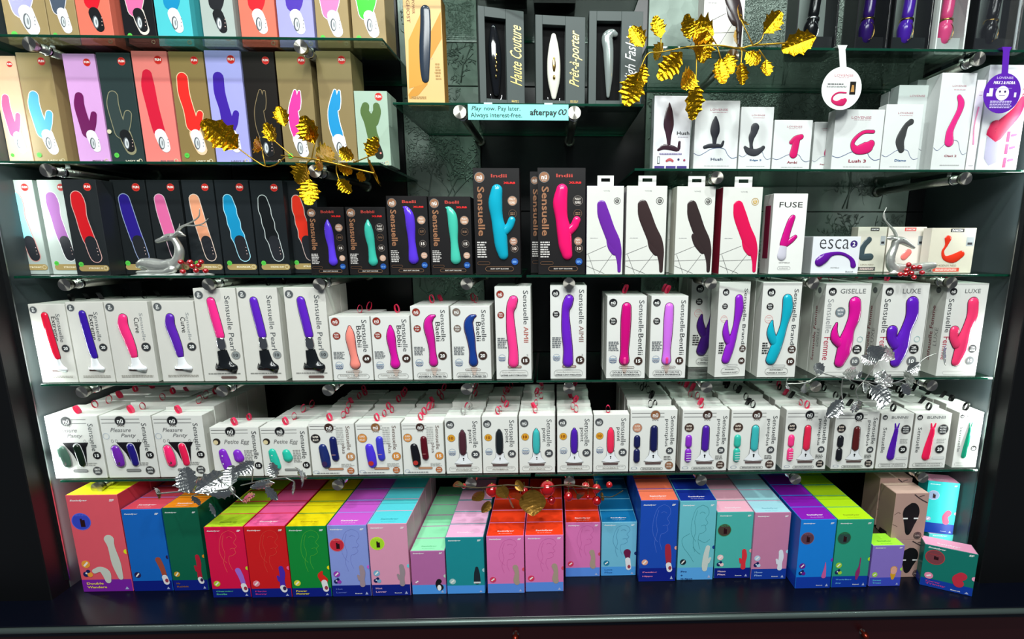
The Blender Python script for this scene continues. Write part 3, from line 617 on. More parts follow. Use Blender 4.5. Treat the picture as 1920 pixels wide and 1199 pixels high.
# white cartons with fine crossing lines -----------------------------------------------------------------
def vive(b, pc, side, kind=0, gold=False):
    carton(b, '#dfdfd8', side, '#e4e4dc')
    mb = MB(); m = card('#f0f0ea')
    w = b.W*.22
    for (x0, x1, z0, z1) in ((-w, w, .022, .030), (-w, -w*.55, .0, .022), (w*.55, w, .0, .022), (-w*.55, w*.55, .0, .012)): mb.box(x0, x1, .001, .0018, b.H+z0*.85, b.H+z1*.85, m)
    mb.build('hanging_tab', b.o)
    b.T('VIVE', .53, .945, .17, .03, '#8a8c8c'); b.ring(.82, .835, .085, .014, '#4a4a46' if not gold else '#b08a2c'); badge(b, .82, .835, .055, 'BEST|TOY', '#33312e' if not gold else '#c9a24a', '#e8e6e0', False)
    a = [(.40, .79, .125), (.46, .68, .165), (.60, .52, .165), (.75, .38, .17), (.86, .27, .11), (.90, .15, .06), (.91, .04, .045)]
    c = {0: [(.58, .47, .03), (.60, .40, .06), (.68, .32, .10), (.78, .26, .10)], 1: [(.52, .44, .10), (.60, .36, .11), (.74, .28, .10)]}[kind]
    b.shade([a, c], pc, 0, .12)
    for L in ([(.0, .23), (.54, .33)], [(.0, .155), (.82, .17)], [(.05, .23), (.24, .01)], [(.70, .23), (.34, .01)], [(.0, .10), (.50, .01)]): b.line(L, .008, '#4a4a4c', 1)
    b.small(.10, .415, .30, .425, 1, '#bbb', 0); b.done()
# small pale cartons with a thin wave line ---------------------------------------------------------------
def lov(b, paths, pc, name, nc='#8a2038', side='#c6c9c7', base='#dcdfdd', wv='#4a5f8a'):
    carton(b, base, side, '#e8eae8'); b.T('LOVENSE', .53, .87, .40, .028*1.6, '#b06a7a', 0, 0); b.small(.38, .825, .72, .84, 1, '#c9a8ae', 0)
    b.shade(paths, '#2b2b30', .008, .015); b.shade(paths, pc, 0, .10)
    b.line([(0, .24), (.12, .21), (.25, .25), (.42, .31), (.68, .31), (.78, .22), (.88, .17), (1, .19)], .010, wv)
    b.T(name, .53, .155, .09+.045*len(name), .06, nc, 0, .02); b.small(.25, .05, .82, .065, 1, '#b0b0b0', 0); b.done()
# bright two-tone cartons --------------------------------------------------------------------------------
PL = {'wand': ([[(.70, .55, .10), (.72, .47, .07), (.76, .30, .09), (.80, .15, .05)], [(.30, .22, .05), (.42, .24, .06), (.52, .20, .09), (.54, .12, .06)]], '#cdd0c4'),
      'curve': ([[(.74, .39, .075), (.80, .30, .07), (.84, .20, .06)]], '#b0543c'),
      'spike': ([[(.80, .36, .03), (.76, .31, .075), (.84, .24, .10)]], '#c43a4a'),
      'rab': ([[(.80, .42, .06), (.82, .34, .07), (.80, .25, .06), (.80, .17, .07)], [(.70, .30, .03), (.74, .25, .05)]], None),
      'penguin': ([[(.80, .30, .08), (.76, .24, .07), (.82, .16, .11)]], '#16161a'),
      'bullet': ([[(.80, .46, .04), (.80, .36, .075), (.80, .22, .09)]], '#1c2630'),
      'pro': ([[(.76, .46, .075), (.80, .36, .06), (.78, .24, .08), (.80, .19, .075)]], '#a89484'),
      'ball': ([[(.74, .44, .105), (.76, .33, .06)]], '#6a1c44'),
      'hippo': ([[(.76, .44, .075), (.78, .34, .085), (.80, .24, .07)]], '#a8283e'),
      'gspot': ([[(.82, .42, .06), (.78, .32, .075), (.76, .20, .085), (.76, .14, .07)], [(.90, .28, .03), (.84, .23, .05)]], '#c9d2cc'),
      'needle': ([[(.80, .38, .010), (.80, .30, .03), (.78, .18, .065)]], None),
      'zip': ([[(.74, .44, .014), (.73, .32, .02), (.70, .22, .06), (.68, .13, .03)]], '#8e2a6a'),
      'ice': ([[(.74, .42, .11), (.74, .38, .10)], [(.73, .30, .09), (.73, .20, .05)]], '#d9a020'),
      'bean': ([[(.76, .42, .10), (.68, .34, .09), (.72, .24, .10)]], '#b8304a')}
def half(b, v, c, u=1.0):
    y = b.y(); r = .055*b.W; Kk = 12
    b.art.add([(b.X(u)+r*math.cos(PI/2+PI*k/Kk)-.0004, y, v*b.H+r*math.sin(PI/2+PI*k/Kk)) for k in range(Kk+1)], [tuple(range(Kk+1))], ink(c))
def sat(b, front, band, top, pic, pc=None, title='', tcol='#e8e8f0', sticker=None, art=None, icon='#d8c23a', bv=.13, icon2=False, topc='#f4e8ee', side=None, hd=None, bt=False):
    carton(b, front, side or front, top, edge=front)
    # coloured band round the foot of the carton: front and both sides
    y = b.y(); m = ink(band, .38); hz = b.H*bv
    b.art.add([(-b.W/2+.0007, y, .0007), (b.W/2-.0007, y, .0007), (b.W/2-.0007, y, hz), (-b.W/2+.0007, y, hz)], [(0, 1, 2, 3)], m)
    for sx in (-1, 1): b.art.add([(sx*(b.W/2+.0003), q, z) for q, z in ((.0007, .0007), (b.D-.0007, .0007), (b.D-.0007, hz), (.0007, hz))], [(0, 1, 2, 3) if sx > 0 else (3, 2, 1, 0)], m)
    b.T('Satisfyer', .24, .945, .34, .045, '#f2f2f2', 0, .03, .15); b.T('SF', .88, .945, .10, .05, '#f2f2f2', 0, .04, .2)
    if art:
        z = (lambda L: [(u, .30+.65*v) for u, v in L])
        for L in ([(.62, 1.0), (.45, .93), (.36, .75), (.33, .55), (.38, .40), (.48, .30)], [(.62, 1.0), (.76, .95), (.80, .84), (.72, .74), (.78, .66), (.72, .60), (.74, .52), (.64, .46), (.56, .44), (.54, .30), (.60, .15)],
                  [(.55, .84), (.62, .87), (.70, .84)], [(.60, .60), (.68, .62), (.72, .60)], [(.48, .90), (.42, .70), (.46, .50), (.40, .30), (.46, .10)]): b.line(z(L), .008, art, 4)
        if art == '#3f8f96': 
            for L in ([(.30, .46), (.10, .36), (.14, .20), (.30, .05), (.44, -.1)], [(.54, .34), (.72, .28), (.86, .34)], [(.40, .20), (.52, .10), (.62, .05)]): b.line(z(L), .008, art, 4)
    if sticker:
        b.dsc(.22, .735, .18, sticker[0], 28); b.ring(.22, .735, .18, .014, sticker[1], 28); b.rect(.20, .68, .29, .75, '#2a0c14'); b.rect(.20, .735, .24, .765, '#2a0c14'); b.small(.12, .79, .33, .81, 2, sticker[1], 0)
    half(b, .42, hd or top)
    vi = bv+.075
    b.dsc(.15, vi+(.09 if icon2 else 0), .085, icon); b.line([(.11, vi-.02+(.09 if icon2 else 0)), (.19, vi+.02+(.09 if icon2 else 0))], .035, '#f2eee6', 1)
    if icon2: b.dsc(.12, vi-.015, .06, '#16225a'); b.dsc(.20, vi-.02, .055, icon); b.dsc(.17, vi+.015, .04, '#16225a'); b.dsc(.13, vi-.005, .02, '#e8e8f0')
    ps, c = PL[pic]; c = pc or c
    b.shade(ps, c, 0, .06)
    if pic in ('curve', 'spike', 'rab', 'hippo', 'ball', 'classicw') and title not in ('Hot Lover', 'Hot  Lover', 'Mono Flex', 'Mono  Flex'):
        u = ps[0][-1][0]; b.shade([[(u, ps[0][-1][1]-.03, .075), (u+.03, bv-.02, .075)]], '#e4e2e6', 0, .06); b.dsc(u+.04, bv+.0, .045, '#9a3a4a' if pic != 'rab' else '#3a2450', sz=1.3, mb=b.pic)
    if pic == 'penguin': b.dsc(.80, .15, .06, '#f2f2f2', sz=1.6, mb=b.pic)
    if pic == 'bullet': b.line([(.71, .20), (.89, .20)], .05, '#d8d8d8', 1, mb=b.pic)
    if pic == 'ice': b.dsc(.73, .33, .04, '#7a2a10', mb=b.pic, sz=.5); b.shade([[(.74, .42, .09), (.74, .37, .10)]], '#e8a890', 0, .06)
    if title:
        tt = title.split(); n = len(tt)
        for i, q in enumerate(tt): b.T(q, .10+.028*len(q), bv*(.70-.30*i), .056*len(q), .05, tcol, 0, .03)
    if bt: b.T('Bluetooth', .68, bv*.28, .18, .028, '#f2f2f2', 0, .02)
    b.poly([(.85, bv*.18), (.93, bv*.18), (.89, bv*.42)], '#aab4d8')
    b.top_text('Satisfyer', topc, .46, .07); b.top_text(' for your pleasure ', topc, .36, .03, .18, 0)
    b.done()
# ================================================================ the goods, shelf by shelf
GOLD = '#a08a5e'; CORAL = '#e8745f'; LILAC = '#a3a0dc'; CYAN = '#4fc0c8'; GRYM = '#aab4ae'; BLACK = '#17181b'
HT = ZatPY(96, P(560, 303, .05).x, .05)-Z_B
# --- top left shelf (A): only the lower halves are inside the photo
A = [(17, 97, GOLD, 'rabbit', '#a9a6dc', True, '#efe8e8', 'gold carton with lilac and white wand, leftmost on the top left shelf'),
     (98, 152, GOLD, 'rabbit', '#4a5566', True, '#efe8e8', 'gold carton with slate and white wand, second on the top left shelf'),
     (153, 217, CORAL, 'tall', '#d8182a', False, None, 'coral carton with black handle, third on the top left shelf'),
     (236, 297, BLACK, 'rabbit', '#d86a9e', False, '#d9cfc6', 'black carton with pink and black wand on the top left shelf'),
     (299, 365, CYAN, 'tall', '#1488b8', True, None, 'cyan carton with blue and white wand on the top left shelf'),
     (384, 445, GRYM, 'tall', '#1c1d21', False, None, 'pale grey carton with all-black wand on the top left shelf'),
     (455, 522, CORAL, 'tall', '#e01c28', True, None, 'coral carton with red wand and white handle on the top left shelf'),
     (525, 592, LILAC, 'tall', '#4a2fa8', True, None, 'lilac carton with violet and white wand on the top left shelf'),
     (596, 658, GOLD, 'rabbit', '#f47ab0', True, '#f4f0f0', 'gold carton with pink and white wand on the top left shelf'),
     (663, 726, GOLD, 'rabbit', '#3cc832', True, '#f4f0f0', 'gold carton with green and white wand, rightmost on the top left shelf')]
for xL, xR, base, kd, pc, wh, ol, d in A:
    b = box_at(d, xL, xR, -140, Z_A, .062, .075, sinkH=HT, group='boxed wands on the top left shelf'); fun(b, base, kd, pc, wh, ol, title='', dot=ol is not None)
# --- second left shelf (B)
Bs = [(19, 65, 105, '#dcb896', 'rabbit', '#ea5a86', True, '#f2eaea', 'MISS BI', 'gold carton paled as if pink-lit, with pink two-armed wand at far left end'),  # pink light on the gold board is put into this paler colour
      (66, 128, 99, GOLD, 'rabbit', '#58b0ec', True, '#f2eaea', 'LADY BI', 'gold carton with sky blue two-armed wand, second shelf'),
      (150, 209, 101, '#dba4dc', 'rabbit', '#6c1256', True, None, 'MISS BI', 'orchid pink carton with plum wand and white handle'),
      (211, 273, 99, '#2c3a3a', 'rabbit', '#33403f', False, '#8f8a6c', 'LADY BI', 'dark green-grey carton with outlined black wand and a pale dot'),
      (275, 340, 96, '#ea8078', 'classic', '#d01a38', True, None, 'BIG BOSS', 'coral carton with single thick crimson wand'),
      (342, 405, 97, '#8b7548', 'tall', '#ea2a24', True, '#f0c8a0', 'LADY BI', 'bronze carton with bright red two-armed wand'),
      (407, 472, 95, '#a5a4e0', 'tall', '#3d1f9c', True, None, 'LADY BI', 'lavender carton with deep violet two-armed wand'),
      (474, 533, 97, '#1b1714', 'fork', '#1b1916', False, '#7d6c4e', 'DARLING', 'black carton with fork-tipped outline drawn in bronze'),
      (535, 599, 97, '#8c7a52', 'fork', '#e2389a', True, '#f4f0f0', 'DARLING', 'bronze carton with fork-tipped pink wand'),
      (608, 672, 96, '#8c7a52', 'fork', '#1a8fc8', True, '#f4f0f0', 'DARLING', 'bronze carton with fork-tipped turquoise wand')]
for i, (xL, xR, yT, base, kd, pc, wh, ol, ti, d) in enumerate(Bs):
    b = box_at(d, xL, xR, yT, Z_B, .052, .075, group='boxed wands on the second left shelf')
    fun(b, base, kd, pc, wh, ol, title=ti, dot=ol is not None and i != 7, side='#1a120d' if i == 7 else None)
    if i == 3: 
        m = MB(); m.disc(b.X(.0)+.006, -.0022, b.H*.30, .0052, .0010, M('#d8cfae', .4)); m.build('sticker', b.o)
b = box_at('short mint carton with olive green two-pronged wand at the shelf end', 672.5, 734, 171, Z_B, .052, .07); fun(b, '#a9c0ae', 'cup', '#4f6a35', False, None, title='MANTA', dot=False)
# --- long middle shelf (F), left part: black cartons
YF = .052
Fs = [(33, 93, 338, '#a9b4ae', 'g', '#86d4e0', '#c88a84', 'STRONIC', 'whitish silver carton with ice blue wand at the far left', YF),
      (100, 158, 338, '#bcc6c0', 'g', '#a05aa8', '#f0f0f0', 'STRONIC', 'silver carton with mauve wand half behind a black one', YF),
      (145, 208, 337, '#24282a', 'g', '#d0141e', '#d8a8a0', 'STRONIC G', 'black carton with bright red wand, third on the middle shelf', .006),
      (232, 296, 338, '#1d2123', 'pulse', '#2a1c84', '#8f9cc0', 'STRONIC', 'black carton with navy blue wand behind the silver deer', YF),
      (298, 358, 338, '#1f2325', 'pulse', '#e0679e', '#dcb8c4', 'STRONIC', 'black carton with rose pink wand behind the left deer', YF),
      (362, 420, 338, '#22272a', 'pulse', '#eda27c', '#e8d0c0', 'STRONIC REAL', 'black carton with peach wand beside the deer antlers', YF),
      (422, 484, 338, '#1f2427', 'ripple', '#1690c0', '#a8dcec', 'BOUNCER', 'black carton with rippled turquoise wand', YF),
      (486, 546, 339, '#1d2225', 'ripple', '#101416', '#c4ccca', 'STRONIC SURF', 'black carton with rippled black wand outlined in white', YF),
      (548, 606, 339, '#1d2124', 'ripple', '#e2301c', '#c8b0a8', 'STRONIC', 'black carton with rippled scarlet wand, partly covered on the right', YF+.022)]
for xL, xR, yT, base, kd, pc, ol, ti, d, yf in Fs:
    b = box_at(d, xL, xR, yT, Z_F, yf, .044 if yf < .05 else .055, group='black and silver boxed wands on the middle shelf'); fun(b, base, kd, pc, False, ol, title=ti, dark=True)
for (xL, xR, yT, wd, kd, pc, hot, d, yf) in [
        (584, 654, 388.5, 'Bobbii', 'bobbii', '#5a3ad8', 1, 'small black carton with violet bullet wand and copper lettering', .014),
        (656, 730, 388.5, 'Bobbii', 'bobbii', '#3ab4a0', 0, 'small black carton with sea green bullet wand and copper lettering', .014),
        (732, 807.5, 368, 'Baelii', 'baelii', '#5a36d4', 1, 'black carton with curved-tip violet wand and copper lettering', .014),
        (809, 887, 369, 'Baelii', 'baelii', '#48c0a8', 1, 'black carton with curved-tip mint wand and copper lettering', .014),
        (892, 977, 315.5, 'Indii', 'indii', '#12a4c0', 1, 'tall black carton with turquoise two-armed wand', .014),
        (995, 1060, 322, 'Indii', 'indii', '#1a1a1c', 0, 'tall black carton mostly hidden behind the hot pink one', .075),
        (1009, 1097, 315, 'Indii', 'indii', '#f4186c', 0, 'tall black carton with hot pink two-armed wand', .014)]:
    b = box_at(d, xL, xR, yT, Z_F, yf, .052, group='black cartons with copper lettering'); nuxl(b, wd, kd, pc, hot)
vf = .014
V = []
for (xL, xR, yT, pc, side, kd, gd, d) in [(1099, 1167, 349, '#6a2a9c', '#4a2a78', 0, 0, 'white carton with fine black lines and a broad purple wand'),
        (1171.5, 1246, 349, '#3a2c2c', '#d8d4c6', 0, 0, 'white carton with fine lines and dark brown wand, first of two'),
        (1263, 1334, 350, '#352a2a', '#cfcdc2', 1, 0, 'white carton with fine lines and dark brown wand, second of two'),
        (1347, 1420, 351, '#d81650', '#8e1030', 0, 1, 'white carton with fine lines, crimson wand and gold award mark')]:
    b = box_at(d, xL, xR, yT, Z_F, vf, .055, group='white cartons with crossing fine lines'); vive(b, pc, side, kd, gd)
b = box_at('plain white carton seen in the gap between two brown wand cartons', 1249, 1300, 356, Z_F, .085, .05); carton(b, '#e4e4de'); b.T('VIVE', .5, .94, .2, .03, '#999'); b.line([(0, .4), (1, .45)], .01, '#777', 1); b.done()
b = box_at('white carton lettered in thin black capitals with slim magenta wand', 1440, 1503, 363.5, Z_F, .014, .055)
carton(b, '#ebebe6', '#8a1048' if False else '#c9c9c4', '#f2f2ee'); b.T('FUSE', .52, .865, .68, .15, '#1c1c1e', 0, 0)
mn = [[(.60, .71, .07), (.55, .66, .09), (.46, .52, .10), (.40, .38, .12)], [(.72, .47, .05), (.62, .43, .07), (.48, .38, .07)]]
b.shade(mn, '#5a0a40', .012, .015); b.shade(mn, '#c8127e', 0, .3); b.shade([[(.39, .36, .10), (.36, .23, .14)]], '#c9c6d2', 0, .3); b.T('OhMiBod', .45, .145, .32, .035, '#444'); b.T('KIIROO', .45, .075, .26, .035, '#8a8a88'); b.pill(.26, .055, .64, .095, '#999')
mb = MB(); mb.box(-b.W/2-.0006, -b.W/2-.0001, .012, b.D-.014, b.H*.2, b.H*.86, M('#7a1038', .3)); mb.build('side_print', b.o); b.done()
b = box_at('low white carton with a bent purple wand under thin lettering', 1519, 1608, 444, Z_F, .03, .05)
carton(b, '#e4e6ea', '#b8babb', '#f0f0f0'); b.T('esca', .45, .80, .62, .20, '#3a3c40', 0, -.01); b.dsc(.86, .80, .075, '#3a2070'); b.T('2', .86, .80, .06, .09, '#eee', 0, .02)
pp = [[(.17, .32, .10), (.27, .42, .10), (.42, .53, .045), (.62, .54, .035), (.78, .45, .035), (.86, .34, .05), (.89, .22, .06)]]; b.shade(pp, '#5c1590', 0, .4); b.T('Bluetooth', .82, .05, .16, .035, '#333'); b.T('OhMiBod', .5, .16, .18, .03, '#888'); b.line([(.37, .50), (.39, .60)], .012, '#c8a8d8', 1); b.done()
for (xL, xR, yT, pc, pp, nm, d, yf, side, fr) in [
        (1601, 1655, 426, '#3c4c52', [[(.40, .72, .10), (.25, .60, .10), (.18, .45, .11), (.22, .34, .12), (.50, .34, .12)]], 'LEKA NEO', 'cream carton with curved slate grey toy behind the right-hand deer', .09, '#c8c2b2', '#dcd8c8'),
        (1657, 1728, 426, '#f07a74', [[(.58, .44, .09), (.48, .34, .09)]], 'CONNEXION', 'pale carton with small coral capsule behind the deer head', .09, '#c8c2b2', '#efe6dc'),
        (1737, 1820, 428, '#d8341c', [[(.38, .76, .08), (.36, .62, .035), (.30, .48, .03), (.36, .34, .05), (.55, .32, .10), (.72, .42, .08)]], 'PHOENIX NEO', 'cream carton with orange red S-shaped toy, rightmost on the middle shelf', .05, '#e8e2d6', '#d8d2bf')]:
    b = box_at(d, xL, xR, yT, Z_F, yf, .03, group='cream cartons at the right of the middle shelf'); carton(b, fr, side, '#f2efe6'); b.rect(.42, .91, .72, 1.0 if False else .985, '#2a2324' if pc != '#f07a74' else '#e8504a'); b.T('SVAKOM', .57, .945, .24, .05, '#f2f2f2', 0, .03)
    b.shade(pp, pc, 0, .25); b.rect(.80, .60, .97, .80, '#a8aeb0'); b.rect(.83, .63, .94, .68, '#2c2c30'); b.T(nm, .42, .165, .45, .045, '#8a7a6a'); b.rect(.12, .03, .72, .115, '#d8503c' if pc == '#d8341c' else '#5a5a58'); b.small(.18, .045, .66, .10, 2, '#f4d8d0', 0)
    b.done()
# --- shelf G: white cartons with vertical lettering
YG = .012
G = []
def g(d, xL, xR, yT, fn, *a, n=0, rib=None, yf=YG, dp=.042, short=None, yaw=0):
    b = box_at(d, xL, xR, yT, Z_G, yf, dp, yaw, group='white cartons with vertical lettering'); fn(b, *a)
    if n: behind(b, short, n, rib, 'cartons behind the second lowest glass shelf row', .0008)
    return b
g('white carton with slim scarlet wand on a silver foot, far left', 80, 147, 571, S_wand, 'extreme', '#e01c3c', 'Extreme', n=2, rib=RBLK, short='slim scarlet wand carton at the far left')
g('white carton with slim indigo wand on a silver foot', 148.5, 217, 567, S_wand, 'extreme', '#36189a', 'Extreme', n=2, rib=RBLK, short='slim indigo wand carton with silver foot')
g('white carton with curved hot pink wand on a silver foot', 218.5, 298, 566, S_wand, 'curve', '#f0307a', 'Curve', n=2, rib=RBLK, short='curved hot pink wand with silver foot')
g('white carton with curved violet wand on a silver foot', 306, 382, 565, S_wand, 'curve', '#5a24a8', 'Curve', n=2, rib=RBLK, short='curved violet wand with silver foot')
g('tall white carton with pink wand on a black flared base', 384, 461, 541, S_wand, 'pearl', '#f02e88', '', n=2, rib=RBLK, short='pink wand carton with black base')
g('tall white carton with purple wand on black base, left of its twin', 463, 537, 540, S_wand, 'pearl', '#5c22b8', '', n=2, rib=RBLK, short='left-hand purple wand with black base')
g('tall white carton with purple wand on black base, right of its twin', 548, 624, 539.5, S_wand, 'pearl', '#5c22b8', '', n=2, rib=None, short='right-hand purple wand with black base')
g('small white carton with peach bullet wand and brown 69 badge', 626, 701, 594, S_flex, 'bobbii', '#f08a7c', '69', n=2, rib=PINK, short='peach bullet wand carton with 69 badge')
g('small white carton with magenta bullet wand and brown 69 badge', 702.5, 774, 593, S_flex, 'bobbii', '#d0149a', '69', n=1, rib=PINK, short='magenta bullet wand carton with 69 badge')
g('white carton with hook-tipped magenta wand and red marks', 776, 847, 574.5, S_flex, 'baelii', '#cc1c94', '20', n=2, rib=PINK, short='hook-tipped magenta wand carton')
g('white carton with hook-tipped navy wand and taupe marks', 849.5, 922, 574.5, S_flex, 'baelii', '#183a86', '20', '#7a6a60', n=2, rib=PINK, short='hook-tipped navy wand carton')
g('tall white carton with bright pink knob-headed wand at the shelf gap', 931, 997, 538, S_flex, 'aimii', '#f83c8c', '15', n=1, rib=RBLK, short='bright pink knob-headed wand carton', dp=.05)
g('tall white carton with violet knob-headed wand right of the gap', 1032, 1099, 536, S_flex, 'aimii', '#6a22c0', '15', K, n=1, rib=None, short='violet knob-headed wand carton', dp=.05)
g('white carton with straight magenta wand standing apart on the shelf', 1136, 1209, 555.5, S_flex, 'bentlii', '#cc0a78', '15', K, n=2, rib=PINK, short='straight magenta wand carton')
g('white carton with straight light orchid wand', 1216.5, 1284.5, 555.5, S_flex, 'bentlii', '#d070e4', '15', K, n=2, rib=PINK, short='straight light orchid wand carton')
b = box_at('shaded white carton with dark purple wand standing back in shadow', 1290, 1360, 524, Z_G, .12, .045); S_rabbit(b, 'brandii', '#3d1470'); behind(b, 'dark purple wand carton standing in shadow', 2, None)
b = g('white carton with purple beak-armed wand, angled slightly on the shelf', 1338, 1398, 529, S_rabbit, 'brandii', '#8a22c0', dp=.045, yf=.02, yaw=math.radians(6)); 
b = g('white carton with turquoise beak-armed wand', 1418.5, 1490, 529.5, S_rabbit, 'brandii', '#12a6bc', n=4, short='turquoise beak-armed wand carton', rib=RBLK)
b = g('large white carton with magenta wand and bird-beak arm', 1533, 1616, 532, S_rabbit, 'giselle', '#d2128e', n=4, short='magenta bird-beak wand carton', rib=PINK, dp=.055)
b = g('large white carton with round-armed violet wand', 1636, 1722, 532, S_rabbit, 'luxe', '#5a1cb0', n=3, short='round-armed violet wand carton', rib=PINK, dp=.055)
b = g('large white carton with round-armed coral pink wand, rightmost', 1754, 1829, 532, S_rabbit, 'luxe', '#f03c6c', n=3, short='round-armed coral pink wand carton', rib=PINK, dp=.055)
for o in [o for o in COL.objects if o.parent is None and str(o.get('label', '')).startswith(('large white carton',))]:
    c = o.location; w_ = [q for q in o.children if q.name.startswith('carton')][0].dimensions
    mb = MB(); hx = -max(abs(v.co.x) for v in [q for q in o.children if q.name.startswith('carton')][0].data.vertices); hh = max(v.co.z for v in [q for q in o.children if q.name.startswith('carton')][0].data.vertices)
    for t, zc_, L, hgt, cc in (('Sensuelle Femme', .45, .6, .012, '#7d2b38'), ('LUXE' if 'round' in o['label'] else 'GISELLE', .42, .2, .012, '#8a8a86')):
        Vv, Fc = glyph(t); yo = .036 if cc == '#7d2b38' else .018
        mb.add([(hx-.0004, yo+bb*hgt, hh*zc_+a*L*hh) for a, bb in Vv], [q for q in Fc], ink(cc))
    mb.add([(hx-.0004, .028+.0085*math.cos(2*PI*i/18), hh*.92+.0085*math.sin(2*PI*i/18)) for i in range(18)], [tuple(range(18))], ink('#5c5f5f')); mb.build('side_lettering', o)
# --- shelf H: small white cartons, many deep
YH = .010
def h(d, xL, xR, yT, fn, *a, n=8, rib=PINK, dp=.034, short=None, yf=YH, yaw=0, hv=.05):
    b = box_at(d, xL, xR, yT, Z_H, yf, dp, yaw, group='small white cartons on the lowest glass shelf', name='ribboned_carton'); fn(b, *a)
    ribbon(b.o, rib if isinstance(rib, str) else rib[0], b.W, b.H, b.D, 1)
    if n: behind(b, short, n, rib, 'small white cartons stacked behind the front row', .0016, hv=hv, ymax=.300)
    return b
h('small white carton with black and dark green pair, far left', 105, 202, 781, S_panty, '#4c6a5c', '#122014', short='dark green pair carton at far left', dp=.045)
h('small white carton with purple and indigo pair of capsules', 205, 300, 780, S_panty, '#6a24a0', '#1d1670', short='purple and indigo pair carton', dp=.045)
h('small white carton with hot pink pair of capsules', 301.5, 394, 780, S_panty, '#f4286c', '#e01c4c', short='hot pink pair carton', dp=.045)
h('squat white carton with two purple egg shapes behind silver leaves', 404, 495, 802, S_egg, '#7a28b8', short='squat purple egg carton', n=1, dp=.04)
h('squat white carton with two mint egg shapes', 496.5, 584, 802, S_egg, '#26b49c', short='squat mint egg carton', n=3, dp=.045)
h('white carton with navy remote and navy bullet', 586.5, 671, 794.6, S_plus, '#1b2a66', '#141c58', BR, K, short='navy remote and bullet carton')
h('white carton with violet remote and bullet, orange badge', 673, 756, 794, S_plus, '#4a34d0', '#3c3cc0', '#8a5a34', short='violet remote and bullet carton')
h('white carton with black remote and maroon bullet', 757.5, 835, 793.5, S_plus, '#15161a', '#58101c', BR, short='black remote maroon bullet carton')
RB = (PINK, PINK, '#c01c34')
h('white carton with chrome and maroon pointed bullet, first of five', 837.5, 904.6, 783, S_point, '#4a2630', short='maroon pointed bullet carton', rib=('#d8d8d4', PINK))
h('white carton with charcoal pointed bullet, second of five', 906, 972, 781.5, S_point, '#1c2226', short='charcoal pointed bullet carton')
h('white carton with mint pointed bullet on white base', 974, 1041, 780, S_point, '#3cb4b4', short='mint pointed bullet carton', n=7)
h('white carton with violet pointed bullet on white base', 1044.6, 1110.7, 779, S_point, '#4c1ea4', short='violet pointed bullet carton', n=8)
h('white carton with coral red pointed bullet on white base', 1112, 1178, 778, S_point, '#ee3056', short='coral red pointed bullet carton', n=0)
h('wide white carton with navy bullet and two navy caps', 1179.5, 1266, 769, S_pplus, '#181c50', '#1b2050', '#8a5a3c', '#c08468', short='wide navy bullet carton', rib=RBLK)
h('wide white carton with violet bullet and two purple caps', 1275, 1361.6, 769, S_pplus, '#4c1c9c', '#8a30c0', short='wide violet bullet carton', rib=PINK)
h('wide white carton with mint bullet and two ridged mint caps', 1365, 1454, 769, S_pplus, '#3cb2b4', '#34b8a4', short='wide mint bullet carton', rib=RBLK)
h('wide white carton with red bullet and two pink caps', 1465.7, 1547, 769, S_pplus, '#e0284c', '#f43c84', K, K, short='wide red bullet carton', rib=(PINK, RBLK))
h('wide white carton with maroon bullet and two black caps', 1557, 1638, 773, S_pplus, '#5a1c1c', '#1c1d22', K, K, short='wide maroon bullet carton', rib=RBLK)
h('white carton with purple rabbit-eared toy', 1640.5, 1701, 776, S_bunni, '#4c169c', short='purple rabbit-eared toy carton', rib=RBLK, dp=.045)
h('white carton with red rabbit-eared toy', 1704, 1771, 776, S_bunni, '#e81c50', short='red rabbit-eared toy carton', rib=RBLK, dp=.045)
h('white carton with green rabbit-eared toy at the far right end', 1784, 1829.5, 774, S_bunni, '#1c9a78', short='green rabbit-eared toy carton', rib=RBLK, dp=.045)
# --- counter: bright two-tone cartons
NV = '#0e1f7e'; LB = '#4c96e6'
def c(d, xL, xR, yT, yb, fr, band, top, pic, n=0, short=None, dp=.060, yaw=0, **k):
    b = box_at(d, xL, xR, yT, Z_W, 0, dp, yaw, yb, group='bright two-tone cartons on the counter'); sat(b, fr, band, top, pic, **k)
    if n: behind(b, short, n, None, 'bright cartons in the columns behind', 0, gap=.0006, ymax=.316)
    return b
c('large coral carton with yellow lid, purple band and white wand', 157, 251, 929, 1110, '#e85a68', '#7a22a0', '#e8ea1c', 'wand', n=1, short='large coral carton with yellow lid', title='Double Wandere', tcol='#f0d060', dp=.10, icon='#f2a03a', icon2=True, side='#c03a48', sticker=('#3446c0', '#5a6ae0'), topc='#c8b020')
c('blue carton with brown wand picture and coral lid', 252.5, 325.5, 956, 1109, '#1466c0', NV, '#d84a5c', 'curve', n=3, short='blue carton with coral lid', title='', icon='#2a2050', hd='#2a1c50', pc='#a04a38')
c('dark green carton with red wand and orange lid', 327, 392.5, 953, 1108, '#0e6248', NV, '#f08a1c', 'rab', pc='#b41c34', n=3, short='dark green carton with orange lid', title='Mr Rabbit', tcol='#8a5a2a', icon='#c89a2c')
c('crimson carton with lilac wand and lime lid', 400, 472, 989, 1121, '#dc1448', NV, '#b8dc2c', 'curve', pc='#a06ad0', n=4, short='crimson carton with lime lid', title='Charming Smile', tcol='#58b88a', art='#f06a58', icon='#b8c832', topc='#6a8a1c')
c('red carton with violet wand and pink lid', 473, 548.5, 988, 1121, '#d21c20', NV, '#f4609c', 'rab', pc='#4a28a8', n=4, short='red carton with pink lid', title='Magic Bunny', tcol='#c03c8a', art='#e04a3c', icon='#e88a9c')
